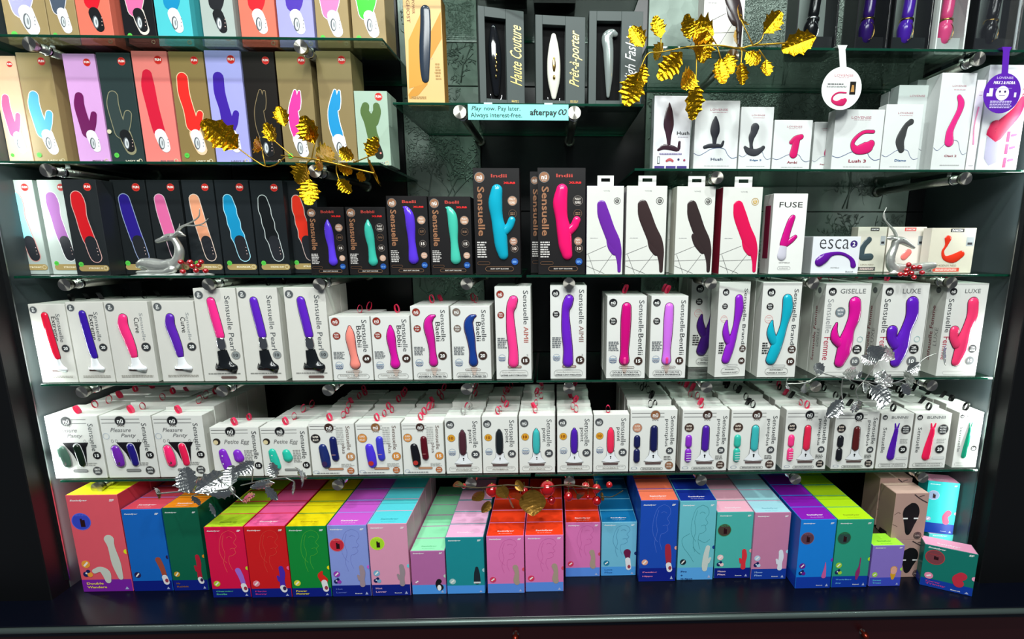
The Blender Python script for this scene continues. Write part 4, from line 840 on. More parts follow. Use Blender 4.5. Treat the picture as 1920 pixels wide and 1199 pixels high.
c('green carton with red wand and yellow lid', 549.5, 623, 988, 1120, '#128838', NV, '#f4dc14', 'spike', pc='#d8281c', n=4, short='green carton with yellow lid', title='Power Flower', tcol='#e8d23a', art='#58b83c', icon='#d8d83a', topc='#b89a10')
c('periwinkle carton with red round sticker and orchid lid', 624.5, 697, 986, 1119, '#8a9ade', NV, '#d25cd0', 'rab', pc='#a08a94', n=4, short='periwinkle carton with orchid lid', title='Hot  Lover', tcol='#5a6ab8', art='#7a84c8', icon='#9a3ab0', icon2=True, sticker=('#c8283c', '#e86a6c'), bt=True, bv=.16)
c('pale pink carton with lime round sticker and aqua lid', 698.5, 771, 983, 1118, '#e29ab8', NV, '#5cd8e4', 'rab', pc='#9a8a90', n=4, short='pale pink carton with aqua lid', title='Hot Lover', tcol='#d8a8c8', icon='#7aaccc', icon2=True, sticker=('#a8dc2c', '#d8e84a'), bt=True, bv=.16, topc='#3aa0ac')
c('small mauve carton with black and white penguin toy', 773.5, 837.5, 1034, 1115, '#b86aa4', LB, '#9cf0bc', 'penguin', n=5, short='small mauve carton with mint lid', title='', art=None, bv=.22, icon='#b86aa4', hd='#b8d8c0', topc='#6ac08a', dp=.055)
c('teal carton with dark tapered bullet and pale pink lid', 839, 910, 1008.5, 1114, '#1c8c94', LB, '#f6b8dc', 'bullet', n=5, short='teal carton with pale pink lid', bv=.15, icon='#a8c8c8', hd='#a8c8d0', topc='#f8e4f0')
c('pink carton with orange lid, left one of the front pair', 914.5, 984, 1006, 1113, '#e078b4', '#5a8ce0', '#f4401c', 'pro', n=4, short='left-hand pink carton with orange lid', bv=.17, art='#cc62a4', icon='#d8385c', hd='#d84a5c')
c('pink carton with orange lid, right one of the front pair', 985.5, 1057, 1004.5, 1110, '#e078b4', '#5a8ce0', '#f4401c', 'pro', n=4, short='right-hand pink carton with orange lid', bv=.17, art='#cc62a4', icon='#d8385c', hd='#d84a5c')
c('pink carton with orange lid standing further back than its pair', 1060, 1125, 980.6, 1082, '#dc76b4', '#5a8ce0', '#e83a1c', 'pro', n=3, short='single further-back pink carton', bv=.17, art='#c862a4', icon='#d8385c', hd='#c84a5c')
c('light blue carton with plum round-headed toy and blue lid', 1126.5, 1192, 980, 1080, '#74bcd8', '#4c9ae0', '#1470a8', 'ball', n=4, short='light blue carton with blue lid', bv=.17, art='#4a88a8', icon='#1c7a9c', hd='#1c2c6a', title='Love Plus', tcol='#2a6aa8')
c('tall royal blue carton with dark red wand and salmon lid', 1197, 1266, 939, 1091, '#1c4cb4', '#0e2086', '#f07858', 'hippo', n=3, short='tall royal blue carton', title='Petting Hippo', tcol='#f08ab0', art='#5a7ad8', icon='#e8a890', bv=.17, hd='#e8a090')
c('tall pale turquoise carton with line-drawn woman in profile', 1268.5, 1336, 940, 1088, '#6cc0cc', '#58a4e4', '#142c8c', 'gspot', n=3, short='tall pale turquoise carton', title='Pro + G-Spot', tcol='#16306a', art='#3f8f96', icon='#16222e', bv=.16, hd='#143a8c')
c('mint carton with red two-armed toy and dark round sticker', 1337.5, 1405, 961, 1085, '#4cb4ac', NV, '#f6b4c8', 'rab', pc='#d8303c', n=3, short='mint carton with red toy', title='Mono Flex', tcol='#e8c8d8', icon='#f0c8c8', icon2=True, sticker=('#4a3c34', '#3a8a5a'), bt=True, bv=.16, hd='#e89aa8')
c('dusty pink carton with white two-armed toy', 1406.5, 1473, 962, 1087, '#c880a4', '#143a9c', '#a8dce8', 'rab', pc='#dfe2ea', n=4, short='dusty pink carton with white toy', title='Mono Flex', tcol='#9ab8e8', icon='#b8cce4', icon2=True, bt=True, bv=.16, topc='#7ab0c0')
c('azure carton with pink needle toy and purple lid', 1490, 1556, 975, 1104, '#1880dc', '#123aa4', '#8a1cb0', 'needle', pc='#c85a9c', n=5, short='azure carton with purple lid', icon='#6a1c8c', icon2=True, sticker=('#5a3a48', '#8a5a6a'), bt=True, bv=.17, side='#1258b0')
c('sea green carton with magenta pointed toy and lime lid', 1557.5, 1624.5, 975, 1102, '#2c9c80', '#123aa4', '#b8e41c', 'zip', n=6, short='sea green carton with lime lid', title='Twirling Joy', tcol='#6ab8e8', icon='#a8d03a', icon2=True, sticker=('#2c4a44', '#2c7a4c'), bt=True, bv=.17, topc='#8a9a1c')
c('small lavender carton with ice cream shaped toy', 1628, 1687, 1024, 1100, '#8a74c8', '#3c4cc0', '#a8f03c', 'ice', n=0, short='small lavender carton with green lid', title='Sweet Treat', tcol='#58b8d8', icon='#a8d84a', bv=.22, topc='#4a9a2c', dp=.055)
# kraft cartons with a dark mask-like shape, stacked two high, and a third behind
def kraft(b):
    carton(b, '#b8958a', '#8c7466', '#c8a89a')
    pts = [(.50, .80), (.38, .74), (.30, .68), (.27, .58), (.30, .48), (.37, .30), (.42, .16), (.50, .11), (.58, .16), (.66, .32), (.74, .46), (.77, .60), (.72, .72), (.62, .79)]
    b.poly([q[:2] for q in crom(pts+[pts[0]], 4)[:-1]], '#141316'); b.rect(.30, .455, .44, .485, '#f2f2f2'); b.rect(.62, .455, .76, .485, '#f2f2f2'); b.ring(.80, .10, .11, .02, '#2a2226'); b.dsc(.80, .10, .09, '#4a3c3c'); b.small(.73, .08, .87, .12, 2, '#c8b0a8', 0)
    b.line([(.55, .98), (.75, .88), (.97, .80)], .03, '#3a3034'); b.line([(.70, .93), (.85, .96)], .02, '#3a3034', 1); b.line([(.02, .55), (.12, .60), (.2, .58)], .012, '#5a463e'); b.line([(.0, .35), (.15, .30)], .010, '#5a463e', 1)
    mb = b.art; mb.add([(-b.W/2-.0003, y, z*b.H) for y, z in ((b.D*.2, .0), (b.D*.8, .0), (b.D*.75, .09), (b.D*.3, .11))], [(3, 2, 1, 0)], ink('#241a1c')); b.done()
k1 = box_at('lower kraft brown carton with black mask-like shape beneath its twin', 1665, 1731, 1014, Z_W, 0, .06, 0, 1083); kraft(k1)
zk = Z_W+k1.H+.001
k2 = box_at('upper kraft brown carton with black mask-like shape on its twin', 1669, 1731, 926, zk, k1.o.location.y, .06, 0); kraft(k2)
k3 = box_at('lower kraft brown carton standing behind the stacked pair', 1640, 1700, 985, Z_W, k1.o.location.y+.066, .065, 0); kraft(k3)
k4 = box_at('upper kraft brown carton at back, just under the glass shelf', 1640, 1700, 897, Z_W+k3.H+.001, k1.o.location.y+.066, .065, 0); kraft(k4)
# teal and pink cartons at the right end
def tilt(d, xL, xR, yT, z, yf, yaw, fr, dp, **kk):
    b = box_at(d, xL, xR, yT, z, yf, dp, yaw, group='teal and pink cartons at the right end'); sat(b, fr, '#103a9c', '#f0a0c0', 'bean', **kk); return b
pf = Q(1771, 1108, Z_W)
t1 = tilt('dark teal carton turned outwards at the right end with crimson toy', 1736, 1808, 1031, Z_W, pf.y+.0, math.radians(-24), '#147468', .045, title='Curvy Trinity', tcol='#c03c8a', icon='#e88aa8', icon2=False, sticker=('#7a3c44', '#b83a3c'), bt=True, bv=.20, pc='#c02c40')
t2 = box_at('light aqua carton lying behind the dark teal one with pink lid', 1738, 1801, 1003, Z_W, pf.y+.125, .06, math.radians(-6)); carton(t2, '#5cd0cc', '#38a8a8', '#f4a8cc'); t2.T('Satisfyer', .3, .93, .4, .05, '#f2f2f2', 0, .03); t2.top_text('Satisfyer', '#f8e8f0'); t2.done()
t3 = tilt('bright turquoise carton stacked on another, tilted, with pink toy', 1732, 1781, 905, Z_W+t2.H+.001, pf.y+.13, math.radians(-14), '#2cc4c4', .05, pc='#f0507a', icon='#a8a8c8', sticker=('#8fa4c4', '#b8c4d8'), bt=True, bv=.20, hd='#f0a0b0')
# --- short centre shelf (C)
b = box_at('tall amber carton with dark blue-grey wand at the centre shelf end', 765, 835, -8, Z_C, .03, .045)
carton(b, '#e2b878', '#b8843c', '#e8c890')
b.poly([(.02, .10), (.10, .14), (.45, .26), (.45, .52), (.98, .86), (.98, .62), (.60, .40), (.55, .2), (.3, .10), (.05, .06)], '#c88a2c'); b.poly([(.05, .16), (.10, .60), (.45, .84), (.5, .5), (.45, .2)], '#cf9434')
b.T('POWER', .27, .90, .12, .07, '#8a5a3c', -90); b.T('GHOST', .13, .86, .2, .09, '#8a5a3c', -90)
b.shade([[(.58, .87, .13), (.57, .74, .14), (.53, .55, .15), (.50, .36, .13), (.50, .25, .10)]], '#2c3644', 0, .25)
b.dsc(.50, .41, .035, '#cfd2d0', mb=b.pic); b.dsc(.50, .37, .035, '#cfd2d0', mb=b.pic); b.line([(.72, .44), (.60, .43), (.57, .34)], .008, '#c8b8a0', 1, mb=b.pic); b.small(.78, .24, .93, .40, 6, '#b08a50', .3); b.small(.1, .06, .5, .09, 2, '#b08a50', 0); b.T('150', .84, .31, .16, .03, '#a07838'); b.done()
def framed(d, xL, xR, yT, yf, yaw, word, wc, build):
    b = box_at(d, xL, xR, yT, Z_C, yf, .05, yaw, group='dark framed cartons on the centre shelf'); W, H = b.W, b.H; f = card('#47504e', .5); u0, u1, v0, v1 = -W*.36, W*.10, H*.07, H*.90
    mb = MB()
    for (x0, x1, z0, z1) in ((-W/2, u0, 0, H), (u1, W/2, 0, H), (u0, u1, 0, v0), (u0, u1, v1, H)): mb.box(x0, x1, 0, .016, z0, z1, f, .0006)
    mb.box(-W/2, W/2, .016, .05, 0, H, card('#3a4240', .5), .0006); mb.build('carton', b.o)
    mb = MB(); mb.box(u0+.0005, u1-.0005, .0155, .0159, v0+.0005, v1-.0005, M('#060607', .7, 0, .1)); mb.build('window_backing', b.o)
    V, Fc = glyph(word, 0, .5); b.txt.add([(W*.31-bb*W*.26, -.0004, H*.54+a*H*.62) for a, bb in V], Fc, M(wc, .3, .6 if wc != '#f0f0f0' else 0))
    q = MB(); build(q, (u0+u1)/2, W, H); q.build('product', b.o); b.small(.70, .05, .86, .075, 2, wc, 0); b.done(); return b
GD = M('#c8a25a', .2, 1)
def pr1(q, u, W, H):
    q.tube([(u, .010, H*.15, .008), (u-.001, .009, H*.4, .015), (u-.002, .009, H*.62, .015), (u-.003, .010, H*.82, .007)], M('#101216', .08, 0, .8), 14, 5, True, .55)
    for i, z in enumerate((.30, .36, .40, .44, .48, .52)): q.tube([(u+(.0015 if i % 2 else -.001), .0005, H*z, .0022), (u+(.001 if i % 2 else -.001), .0005, H*(z+.018), .0018)], GD, 8, 1)
    q.tube([(u+.014*math.cos(t), .011, H*.13+.018*math.sin(t), .0012) for t in (PI, 3.6, 4.2, 4.71, 5.3, 5.9, 2*PI)], CHROME, 6, 2)
def pr2(q, u, W, H):
    q.tube([(u, .010, H*.12, .006), (u, .009, H*.3, .015), (u, .009, H*.5, .0165), (u, .009, H*.68, .012), (u, .010, H*.8, .006)], M('#e8e6d8', .15, 0, .6), 16, 5, True, .5)
    q.tube([(u, .0015, H*.40, .003), (u, .001, H*.46, .0045), (u, .0015, H*.54, .003)], GD, 10, 3, True, .5); q.tube([(u, .0015, H*.32, .0035), (u, .0015, H*.34, .003)], GD, 8, 1)
    q.tube([(u+.015*math.cos(t), .011, H*.11+.020*math.sin(t), .0012) for t in (PI, 3.6, 4.2, 4.71, 5.3, 5.9, 2*PI)], CHROME, 6, 2)
def pr3(q, u, W, H):
    q.tube([(u+.001, .010, H*.13, .004), (u+.002, .009, H*.35, .010), (u, .009, H*.60, .013), (u-.003, .009, H*.74, .014), (u+.008, .008, H*.79, .010), (u+.016, .008, H*.78, .007)], M('#b8c4c0', .12, .6, .8), 14, 5, True, .55)
framed('dark grey framed carton with black oval and gold studs, turned sideways', 902, 984, 16, .03, math.radians(14), 'Haute Couture', '#d8bc6a', pr1)
framed('dark grey framed carton with cream white oval and gold script', 1005, 1097, 30, .03, math.radians(5), 'Prêt-à-porter', '#d8bc6a', pr2)
framed('dark grey framed carton with silver wand and white script', 1103, 1202, 21, .03, 0, 'High Fashion', '#f0f0f0', pr3)
b = box_at('dark carton with yellow edge, seen from below at the top', 905, 985, -150, zt, .06, .10); carton(b, '#262c2a', '#1c2220'); b.line([(0, .01), (1, .01)], .02, '#c8c83a', 1); b.done()
b = box_at('black carton seen from below at the top right of the centre', 1000, 1080, -150, zt, .10, .10); carton(b, '#1a1214', '#2a1618'); b.small(.2, .4, .8, .6, 3, '#555', 0); b.done()
# aqua sign hung on the shelf edge
p0, p1 = P(877, 195, -.006), P(1066, 226, -.006); W_, H_ = p1.x-p0.x, p0.z-p1.z
t = thing('payment_sign', 'aqua paper strip sign lettered about paying later on centre shelf', 'sign', ((p0.x+p1.x)/2, -.006, p1.z))
b = Bx(t, W_, H_, .002); mb = MB(); mb.box(-W_/2, W_/2, 0, .0012, 0, H_, M('#86e6dc', .5), 0); mb.build('paper', t)
mb = MB()
for x in (-W_*.3, W_*.3): mb.box(x-.01, x+.01, .0013, .006, H_-.004, H_+.004, M('#cfe8e4', .2)); 
mb.build('clip', t, kind='stuff')
b.T('Play', .085, .69, .10, .055, '#14343a', 0, .01, .25); b.T('now. Pay later.', .34, .69, .36, .055, '#14343a', 0, .005); b.T('Always interest-free.', .28, .27, .51, .055, '#14343a', 0, .005); b.T('afterpay', .75, .45, .27, .075, '#101c20', 0, .025)
b.line([(.925, .40), (.905, .40), (.905, .55), (.925, .68), (.945, .58), (.94, .48)], .010, '#101c20', 3); b.line([(.955, .66), (.975, .66), (.975, .50), (.955, .37), (.935, .46), (.94, .56)], .010, '#101c20', 3)
b.done()
# --- top right shelf (D): window cartons, lower halves in view
b = box_at('white lined carton with dark wand behind the gold leaves, top right shelf', 1316, 1392, -150, Z_D, .03, .05, sinkH=.26); vive(b, '#33292a', '#d8d6cc')
def windowc(d, xL, xR, pc, gold, base, back, yf=.035, frame='#141518', flat=False):
    b = box_at(d, xL, xR, -150, Z_D, yf, .060, sinkH=.27, group='window cartons on the top right shelf'); W, H, D = b.W, b.H, b.D; fr = card(frame)
    mb = MB(); mb.box(-W/2, W/2, D-.004, D, 0, H, card(back)); mb.box(-W/2, -W/2+.003, 0, D-.0041, .001, H, fr); mb.box(W/2-.003, W/2, 0, D-.0041, .001, H, fr); mb.box(-W/2+.0031, W/2-.0031, 0, D-.0041, .0, .004, fr); mb.box(-W/2+.0031, W/2-.0031, 0, D-.0041, H-.004, H, fr)
    mb.build('carton', b.o)
    mb = MB(); mb.box(-W/2+.0035, W/2-.0035, .012, D-.006, .0045, H*.16, card(base)); mb.build('tray', b.o)
    mb = MB(); mb.box(-W/2+.0031, W/2-.0031, .0005, .0011, .0045, H-.0045, PANE); mb.build('window', b.o)
    q = MB(); m = M(pc, .18); s = 1
    q.tube([(W*.10, .024, H*.92, .012), (W*.06, .024, H*.6, .013), (0, .022, H*.36, .013)], m, 16, 4); q.tube([(-W*.02, .020, H*.30, .014), (-W*.05, .020, H*.24, .017), (-W*.06, .020, H*.15, .014)], m, 18, 4); q.build('product', b.o)
    q = MB(); g = GD if gold else M('#d8d8d8', .2, 1); q.tube([(-W*.005, .022, H*.325, .0155), (-W*.01, .0218, H*.305, .0157)], g, 18, 1, False)
    q.tube([(-W*.06+.013*math.cos(a), .0045, H*.2+.020*math.sin(a), .0008) for a in (-1.5, -.8, 0, .7, 1.3)], g, 6, 3); q.build('metal_trim', b.o); b.done()
windowc('black framed carton with black wand and silver arc, behind gold leaf', 1489, 1566, '#0e1012', 0, '#1a1e1e', '#8b9690')
windowc('shadowed dark carton with deep purple wand', 1600, 1662, '#2a0c60', 1, '#101214', '#4a524e')  # shadow is put into the darker wand, tray and back colours
windowc('black framed carton with bright purple wand and gold collar', 1668, 1741, '#4a1ca8', 1, '#1e2424', '#8f9a92')
windowc('white edged clear carton with pink wand', 1751, 1806, '#f0508e', 1, '#c8d0cc', '#b4bcb8', frame='#d4dad6')
windowc('black framed carton with black wand and gold collar, rightmost', 1822, 1906, '#101012', 1, '#1c2020', '#9aa6a0')
# --- shelf E: pale cartons
YE = .022
def e(d, xL, xR, yT, paths, pc, nm, yf=YE, dp=.03, yaw=0, **k):
    b = box_at(d, xL, xR, yT, Z_E, yf, dp, yaw, group='pale grey cartons on the upper right shelf'); lov(b, paths, pc, nm, **k); return b
b = box_at('white carton with large dark plug picture and purple strips', 1223, 1292, 180, Z_E, YE, .03, group='pale grey cartons on the upper right shelf')
carton(b, '#e6e6ea', '#a9b4b2', '#eceef0'); b.shade([[(.40, .90, .02), (.40, .80, .09), (.40, .62, .14), (.41, .48, .08), (.42, .36, .05), (.40, .32, .07)], [(.14, .27, .03), (.30, .31, .07), (.50, .30, .07), (.68, .28, .05), (.71, .38, .035)]], '#3a2530', 0, .12)
b.T('Hush', .80, .50, .34, .09, '#3a3c40', 0, .02); b.small(.66, .44, .94, .455, 1, '#b0a8b4', 0); b.rect(.18, .205, .78, .225, '#3a2a70'); b.small(.2, .208, .76, .222, 1, '#d8d0ec', 0)
b.rect(.12, .08, .19, .18, '#33363a'); b.rect(.13, .09, .18, .17, '#d4dadc'); b.shade([[(.38, .12, .03), (.46, .14, .035), (.54, .12, .03)]], '#c85a60', 0, .05); b.line([(.36, .12), (.56, .12)], .01, '#7a2a34', 1); b.dsc(.70, .14, .03, '#2c2a5a'); b.dsc(.86, .13, .03, '#a83a5a')
for u in (.05, .36, .66): b.rect(u, .015, u+.27, .05, '#43307c')
b.done()
# thinner boxes of the same kind filed beside and behind it
for i in range(5):
    yy = YE+.034+i*.036
    t = box_at('white carton filed %s behind the large dark plug picture' % ORD[i+1].replace('second', 'first').replace('third', 'second').replace('fourth', 'third').replace('fifth', 'fourth').replace('sixth', 'fifth'), 1222-i*3+i*7, 1290+i*2, 190, Z_E, yy, .032); 
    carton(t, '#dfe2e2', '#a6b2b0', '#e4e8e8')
    m = MB(); m.add([(-t.W/2-.0003, y, z*t.H) for y, z in ((.004, .55), (.028, .55), (.028, .62), (.004, .62))], [(3, 2, 1, 0)], ink('#34507c')); m.add([(-t.W/2-.0003, y, z*t.H) for y, z in ((.005, .05), (.012, .05), (.012, .45), (.005, .45))], [(3, 2, 1, 0)], ink('#7c8a90')); m.build('side_print', t.o, kind='stuff')
e('pale carton with small black plug picture, partly shaded by leaves', 1299, 1381, 189, [[(.46, .76, .02), (.46, .68, .075), (.46, .56, .10), (.46, .46, .05), (.46, .38, .035)], [(.24, .33, .03), (.36, .35, .04), (.52, .35, .04), (.62, .35, .03), (.66, .41, .02)]], '#22242c', 'Hush', nc='#2a3a5a')
e('pale carton with dark curved two-knob toy', 1383, 1444, 201, [[(.45, .68, .12), (.42, .60, .10), (.36, .52, .085), (.36, .42, .045), (.38, .34, .05)], [(.18, .36, .04), (.30, .30, .09), (.50, .28, .10), (.66, .32, .07), (.74, .36, .05)]], '#33353b', 'Edge 2', nc='#2a5a8a')
e('small pale carton with crimson hammer-shaped toy', 1446, 1517, 225.5, [[(.47, .56, .05), (.58, .62, .08), (.72, .67, .06)], [(.60, .58, .09), (.58, .46, .09), (.55, .32, .10)]], '#cc1462', 'Ambi')
e('small pale carton with thin magenta loop, half covered', 1520, 1562, 229, [[(.80, .54, .025), (.62, .48, .03), (.58, .36, .05), (.78, .28, .09)]], '#d01a68', 'Ferri', yf=.056)
e('pale carton with magenta C-shaped toy lying open', 1557, 1648, 205.6, [[(.80, .64, .03), (.60, .63, .03), (.44, .52, .035), (.40, .42, .04), (.50, .34, .08), (.70, .38, .11), (.78, .44, .07)]], '#d01a68', 'Lush 3', dp=.032)
e('pale carton with dark grey ring-topped toy', 1649, 1718, 196, [[(.70, .74, .07), (.58, .68, .06), (.50, .55, .10), (.46, .44, .11), (.52, .32, .08)]], '#3a3c3c', 'Diamo', nc='#2a5a8a')
e('tall pale carton with magenta S-curved wand', 1744, 1808, 137, [[(.56, .76, .06), (.64, .70, .09), (.62, .62, .08), (.50, .50, .08), (.42, .40, .10), (.44, .30, .13)]], '#d8287c', 'Osci 2', dp=.05)
e('narrow carton whitened as if overexposed, with pink line between two taller ones', 1809.5, 1826, 150, [[(.5, .7, .10), (.3, .5, .06), (.5, .3, .1)]], '#f090b8', '', base='#f4eef4')  # strong light on this front is put into the whiter board colour
for i, (xa, xb_, yt, yf, nmx) in enumerate([(1668, 1738, 160, .062, 'pale grey carton standing back, left of the tall magenta one'), (1700, 1748, 150, .10, 'taller pale grey carton further back by the steel rod'), (1650, 1700, 172, .10, 'low pale grey carton in the back row near the middle')]):
    b = box_at(nmx, xa, xb_, yt, Z_E, yf, .032); carton(b, '#c4cac8', '#a0a8a6'); b.T('LOVENSE', .5, .88, .4, .05, '#b06a7a'); b.line([(0, .2), (.4, .3), (.7, .28), (1, .16)], .01, '#667'); b.done()
b = box_at('large carton at right end with pink wand and tall vertical name', 1828.5, 1905, 122, Z_E, YE, .055)
carton(b, '#d8dadc', '#c0c4c6'); b.T('Nora', .93, .82, .26, .13, '#a02a4c', -90, .01); b.shade([[(.90, .68, .08), (.78, .56, .13), (.52, .44, .17), (.34, .36, .20), (.34, .42, .16)]], '#cc1c50', 0, .1)
b.poly([(.16, .33), (.52, .33), (.48, .08), (.30, .05), (.16, .12)], '#a8a4bc')
for v in (.33, .21, .08): b.rect(.64, v-.05, .72, v+.05, '#c01c5c')
for v in (.34, .22, .10): b.shade([[(.76, v, .03), (.86, v+.01, .03)]], '#c01c5c', 0, .05)
b.done()
# --- round hanging shelf talkers
def wobbler(lab, px, py, rpx, strap_px, yf, col, word, extra):
    c0 = P(px, py, yf); r = rpx/F*(yf-CAM.y)*1.0; ztop = Z_D+.001
    t = thing('shelf_talker', lab, 'sign', (c0.x, yf, c0.z)); m = M(col, .45); mb = MB(); mb.disc(0, 0, 0, r, .0006, m, 36); mb.build('disc', t)
    mb = MB(); w = .008; hh = ztop-c0.z; xo = P(strap_px, 105, yf).x-c0.x
    mb.add([(-w, .0003, r*.9), (w, .0003, r*.9), (xo+w, .0003, hh*.9), (xo-w, .0003, hh*.9), (xo+w*1.5, .0003, hh), (xo-w*1.5, .0003, hh), (xo+w*1.8, .06, hh), (xo-w*1.8, .06, hh)]+[(-w, .0009, r*.9), (w, .0009, r*.9), (xo+w, .0009, hh*.9), (xo-w, .0009, hh*.9), (xo+w*1.5, .0009, hh-.0006), (xo-w*1.5, .0009, hh-.0006), (xo+w*1.8, .06, hh-.0006), (xo-w*1.8, .06, hh-.0006)],
           [(0, 1, 2, 3), (3, 2, 4, 5), (5, 4, 6, 7), (11, 10, 9, 8), (13, 12, 10, 11), (15, 14, 12, 13)], m); mb.build('strap', t)
    b = Bx(t, 2*r, 2*r, 0); b.dz = 0
    for o in (): pass
    # prints are laid out on a square whose centre is the disc's
    X0 = b.X; b.X = lambda u: (u-.5)*2*r
    extra(b); b.art.v = [(x, y, z-r) for x, y, z in b.art.v]; b.txt.v = [(x, y, z-r) for x, y, z in b.txt.v]; b.pic.v = [(x, y, z-r) for x, y, z in b.pic.v]; b.done()
def ex1(b):
    b.T('LOVENSE', .53, .80, .46, .055, '#c05a70', 0, .0); b.small(.40, .74, .66, .76, 1, '#c8a0a8', 0); b.small(.12, .52, .62, .56, 2, '#777', 0); b.small(.14, .58, .64, .62, 1, '#333', .4); b.rect(.70, .36, .85, .66, '#16120f'); b.poly([(.73, .42), (.82, .42), (.80, .58), (.75, .58)], '#b8884a')
    b.shade([[(.62, .40, .018), (.42, .40, .02), (.30, .32, .022), (.29, .22, .03), (.40, .16, .05), (.54, .18, .085), (.60, .22, .06)]], '#c01c5a', 0, .1)
def ex2(b):
    b.T('LOVENSE', .52, .88, .44, .055, '#e0d0f4', 0, 0); b.T('MAX 2 & NORA', .52, .76, .58, .08, '#f4ecff', 0, .03, .1); b.dsc(.50, .50, .18, '#ece8f4'); b.dsc(.43, .54, .028, '#3a2a5a'); b.dsc(.57, .54, .028, '#3a2a5a'); b.line([(.42, .44), (.58, .44)], .012, '#8a7aa8', 1)
    b.rect(.14, .42, .24, .62, '#e4dcf4'); b.rect(.08, .42, .24, .50, '#e4dcf4'); b.rect(.82, .40, .88, .52, '#e4dcf4'); b.line([(.28, .62), (.74, .62)], .006, '#cdbdf0', 1)
    b.small(.2, .12, .8, .32, 5, '#d4c4f4', .1)
wobbler('round white shelf talker with a small magenta C-shaped toy', 1578, 166, 36, 1578, -.012, '#e8ece8', 'LOVENSE', ex1)
wobbler('round purple shelf talker with a plain smiling face disc', 1879, 175, 34, 1886, -.012, '#5a1ca8', 'LOVENSE', ex2)
# --- holly sprays
def leaf_mesh(L, Wd, mat, seed, spikes=4, smooth_edge=False):
    rr = random.Random(seed); n = spikes*4; bend = rr.uniform(-.22, .22); cup = rr.uniform(.1, .45); v = []
    S = (-1, -.66, -.33, 0, .33, .66, 1)
    for i in range(n+1):
        t = i/n; w = Wd*(math.sin(PI*min(1, t*.96+.03))**.75)*(1.0-.18*t)
        k = (i % 4)/4; lobe = 1.0 if smooth_edge else (.86, .88, .98, 1.17)[i % 4]
        if i == n: w = Wd*.03
        for j, s in enumerate(S):
            e = abs(s); x = s*w*(lobe if e == 1 else 1-(1-lobe)*.35*e)
            vein = 0 if smooth_edge else (.017 if i % 2 else -.012)*L*e*(1 if i < n else 0)
            y = bend*L*t*t+cup*x*x/max(Wd, 1e-5)-.04*L*math.sin(PI*t)+vein*.8+rr.uniform(-1, 1)*L*.006-(.012*L if s == 0 else 0)
            v.append((x, y, L*t+(L*.035*e*e if not smooth_edge and i < n else 0)))
    f = [(i*7+j, i*7+j+1, (i+1)*7+j+1, (i+1)*7+j) for i in range(n) for j in range(6)]
    mb = MB(); v2 = [(x, y+.0006, z) for x, y, z in v]
    mb.add(v, f, mat); mb.add(v2, [q[::-1] for q in f], mat); return mb
def orient(o, a, b_, roll):
    d = (b_-a).normalized(); s = Vector((0, -1, 0)); s = (s-d*s.dot(d)).normalized(); x = d.cross(s)*-1
    m = Matrix((x, -s, d)).transposed(); m = m @ Matrix.Rotation(roll, 3, 'Z'); o.rotation_euler = m.to_euler(); o.location = a
def spray(name, lab, leaves, stems, Y, mat, stemmat, x0, y0, s, cat='garland', seed=0, wr=.36, berries=()):
    rr = random.Random(seed); cpx = (x0+stems[0][0][0]/s, y0+stems[0][0][1]/s); O = P(cpx[0], cpx[1], Y); t = thing(name, lab, cat, O)
    for i, lf in enumerate(leaves):
        (bx, by, tx, ty), w_ = lf[:4], (lf[4] if len(lf) > 4 else wr)
        yb_ = Y+rr.uniform(-.012, .012); a = P(x0+bx/s, y0+by/s, yb_)-O; c2 = P(x0+tx/s, y0+ty/s, yb_+rr.uniform(-.025, .012))-O; L = (c2-a).length
        o = leaf_mesh(L, L*w_*1.05, mat, seed*100+i, 4 if L > .03 else 3, lf[5] if len(lf) > 5 else False).build('leaf', t); orient(o, a, c2, rr.uniform(-.35, .35))
    for i, st in enumerate(stems):
        mb = MB(); pts = [(*(P(x0+px/s, y0+py/s, Y+(rr.uniform(-.004, .004) if k else 0))-O), .0014 if i else .0020) for k, (px, py) in enumerate(st)]; mb.tube(pts, stemmat, 7, 4); mb.build('stem' if not i else 'twig', t)
    return t, O
SG = M('#b8902c', .3, .8); SS = M('#a8aaa4', .3, .8)
spray('gold_holly_spray', 'spray of crumpled gold foil holly leaves hung before the upper right shelf', [
    (235, 310, 150, 165), (350, 250, 320, 90), (365, 285, 235, 350), (540, 260, 497, 120), (700, 230, 585, 150, .6), (660, 200, 635, 395, .40), (880, 135, 1035, 5, .42), (1030, 220, 1138, 85), (860, 290, 1000, 190, .50), (1375, 245, 1180, 300, .36),
    (490, 345, 335, 460), (205, 480, 90, 650, .42), (240, 420, 225, 575, .26), (565, 480, 425, 610, .42), (585, 550, 600, 775, .30), (740, 385, 735, 590, .30), (790, 355, 810, 500), (880, 415, 872, 568), (915, 345, 1003, 450), (1045, 395, 1040, 522)],
    [[(520, 310), (720, 300), (870, 320), (960, 300), (1180, 285)], [(520, 310), (350, 345), (265, 355), (215, 450)], [(520, 310), (580, 350), (582, 550)], [(720, 300), (745, 385)], [(870, 320), (885, 345), (880, 415)], [(960, 300), (1010, 270), (1030, 220)], [(870, 320), (915, 345)], [(1000, 330), (1045, 395)], [(350, 345), (350, 250)], [(720, 300), (660, 200)], [(960, 300), (880, 135)]],
    -.045, GOLDF, SG, 1140, 0, 3.526, seed=1)
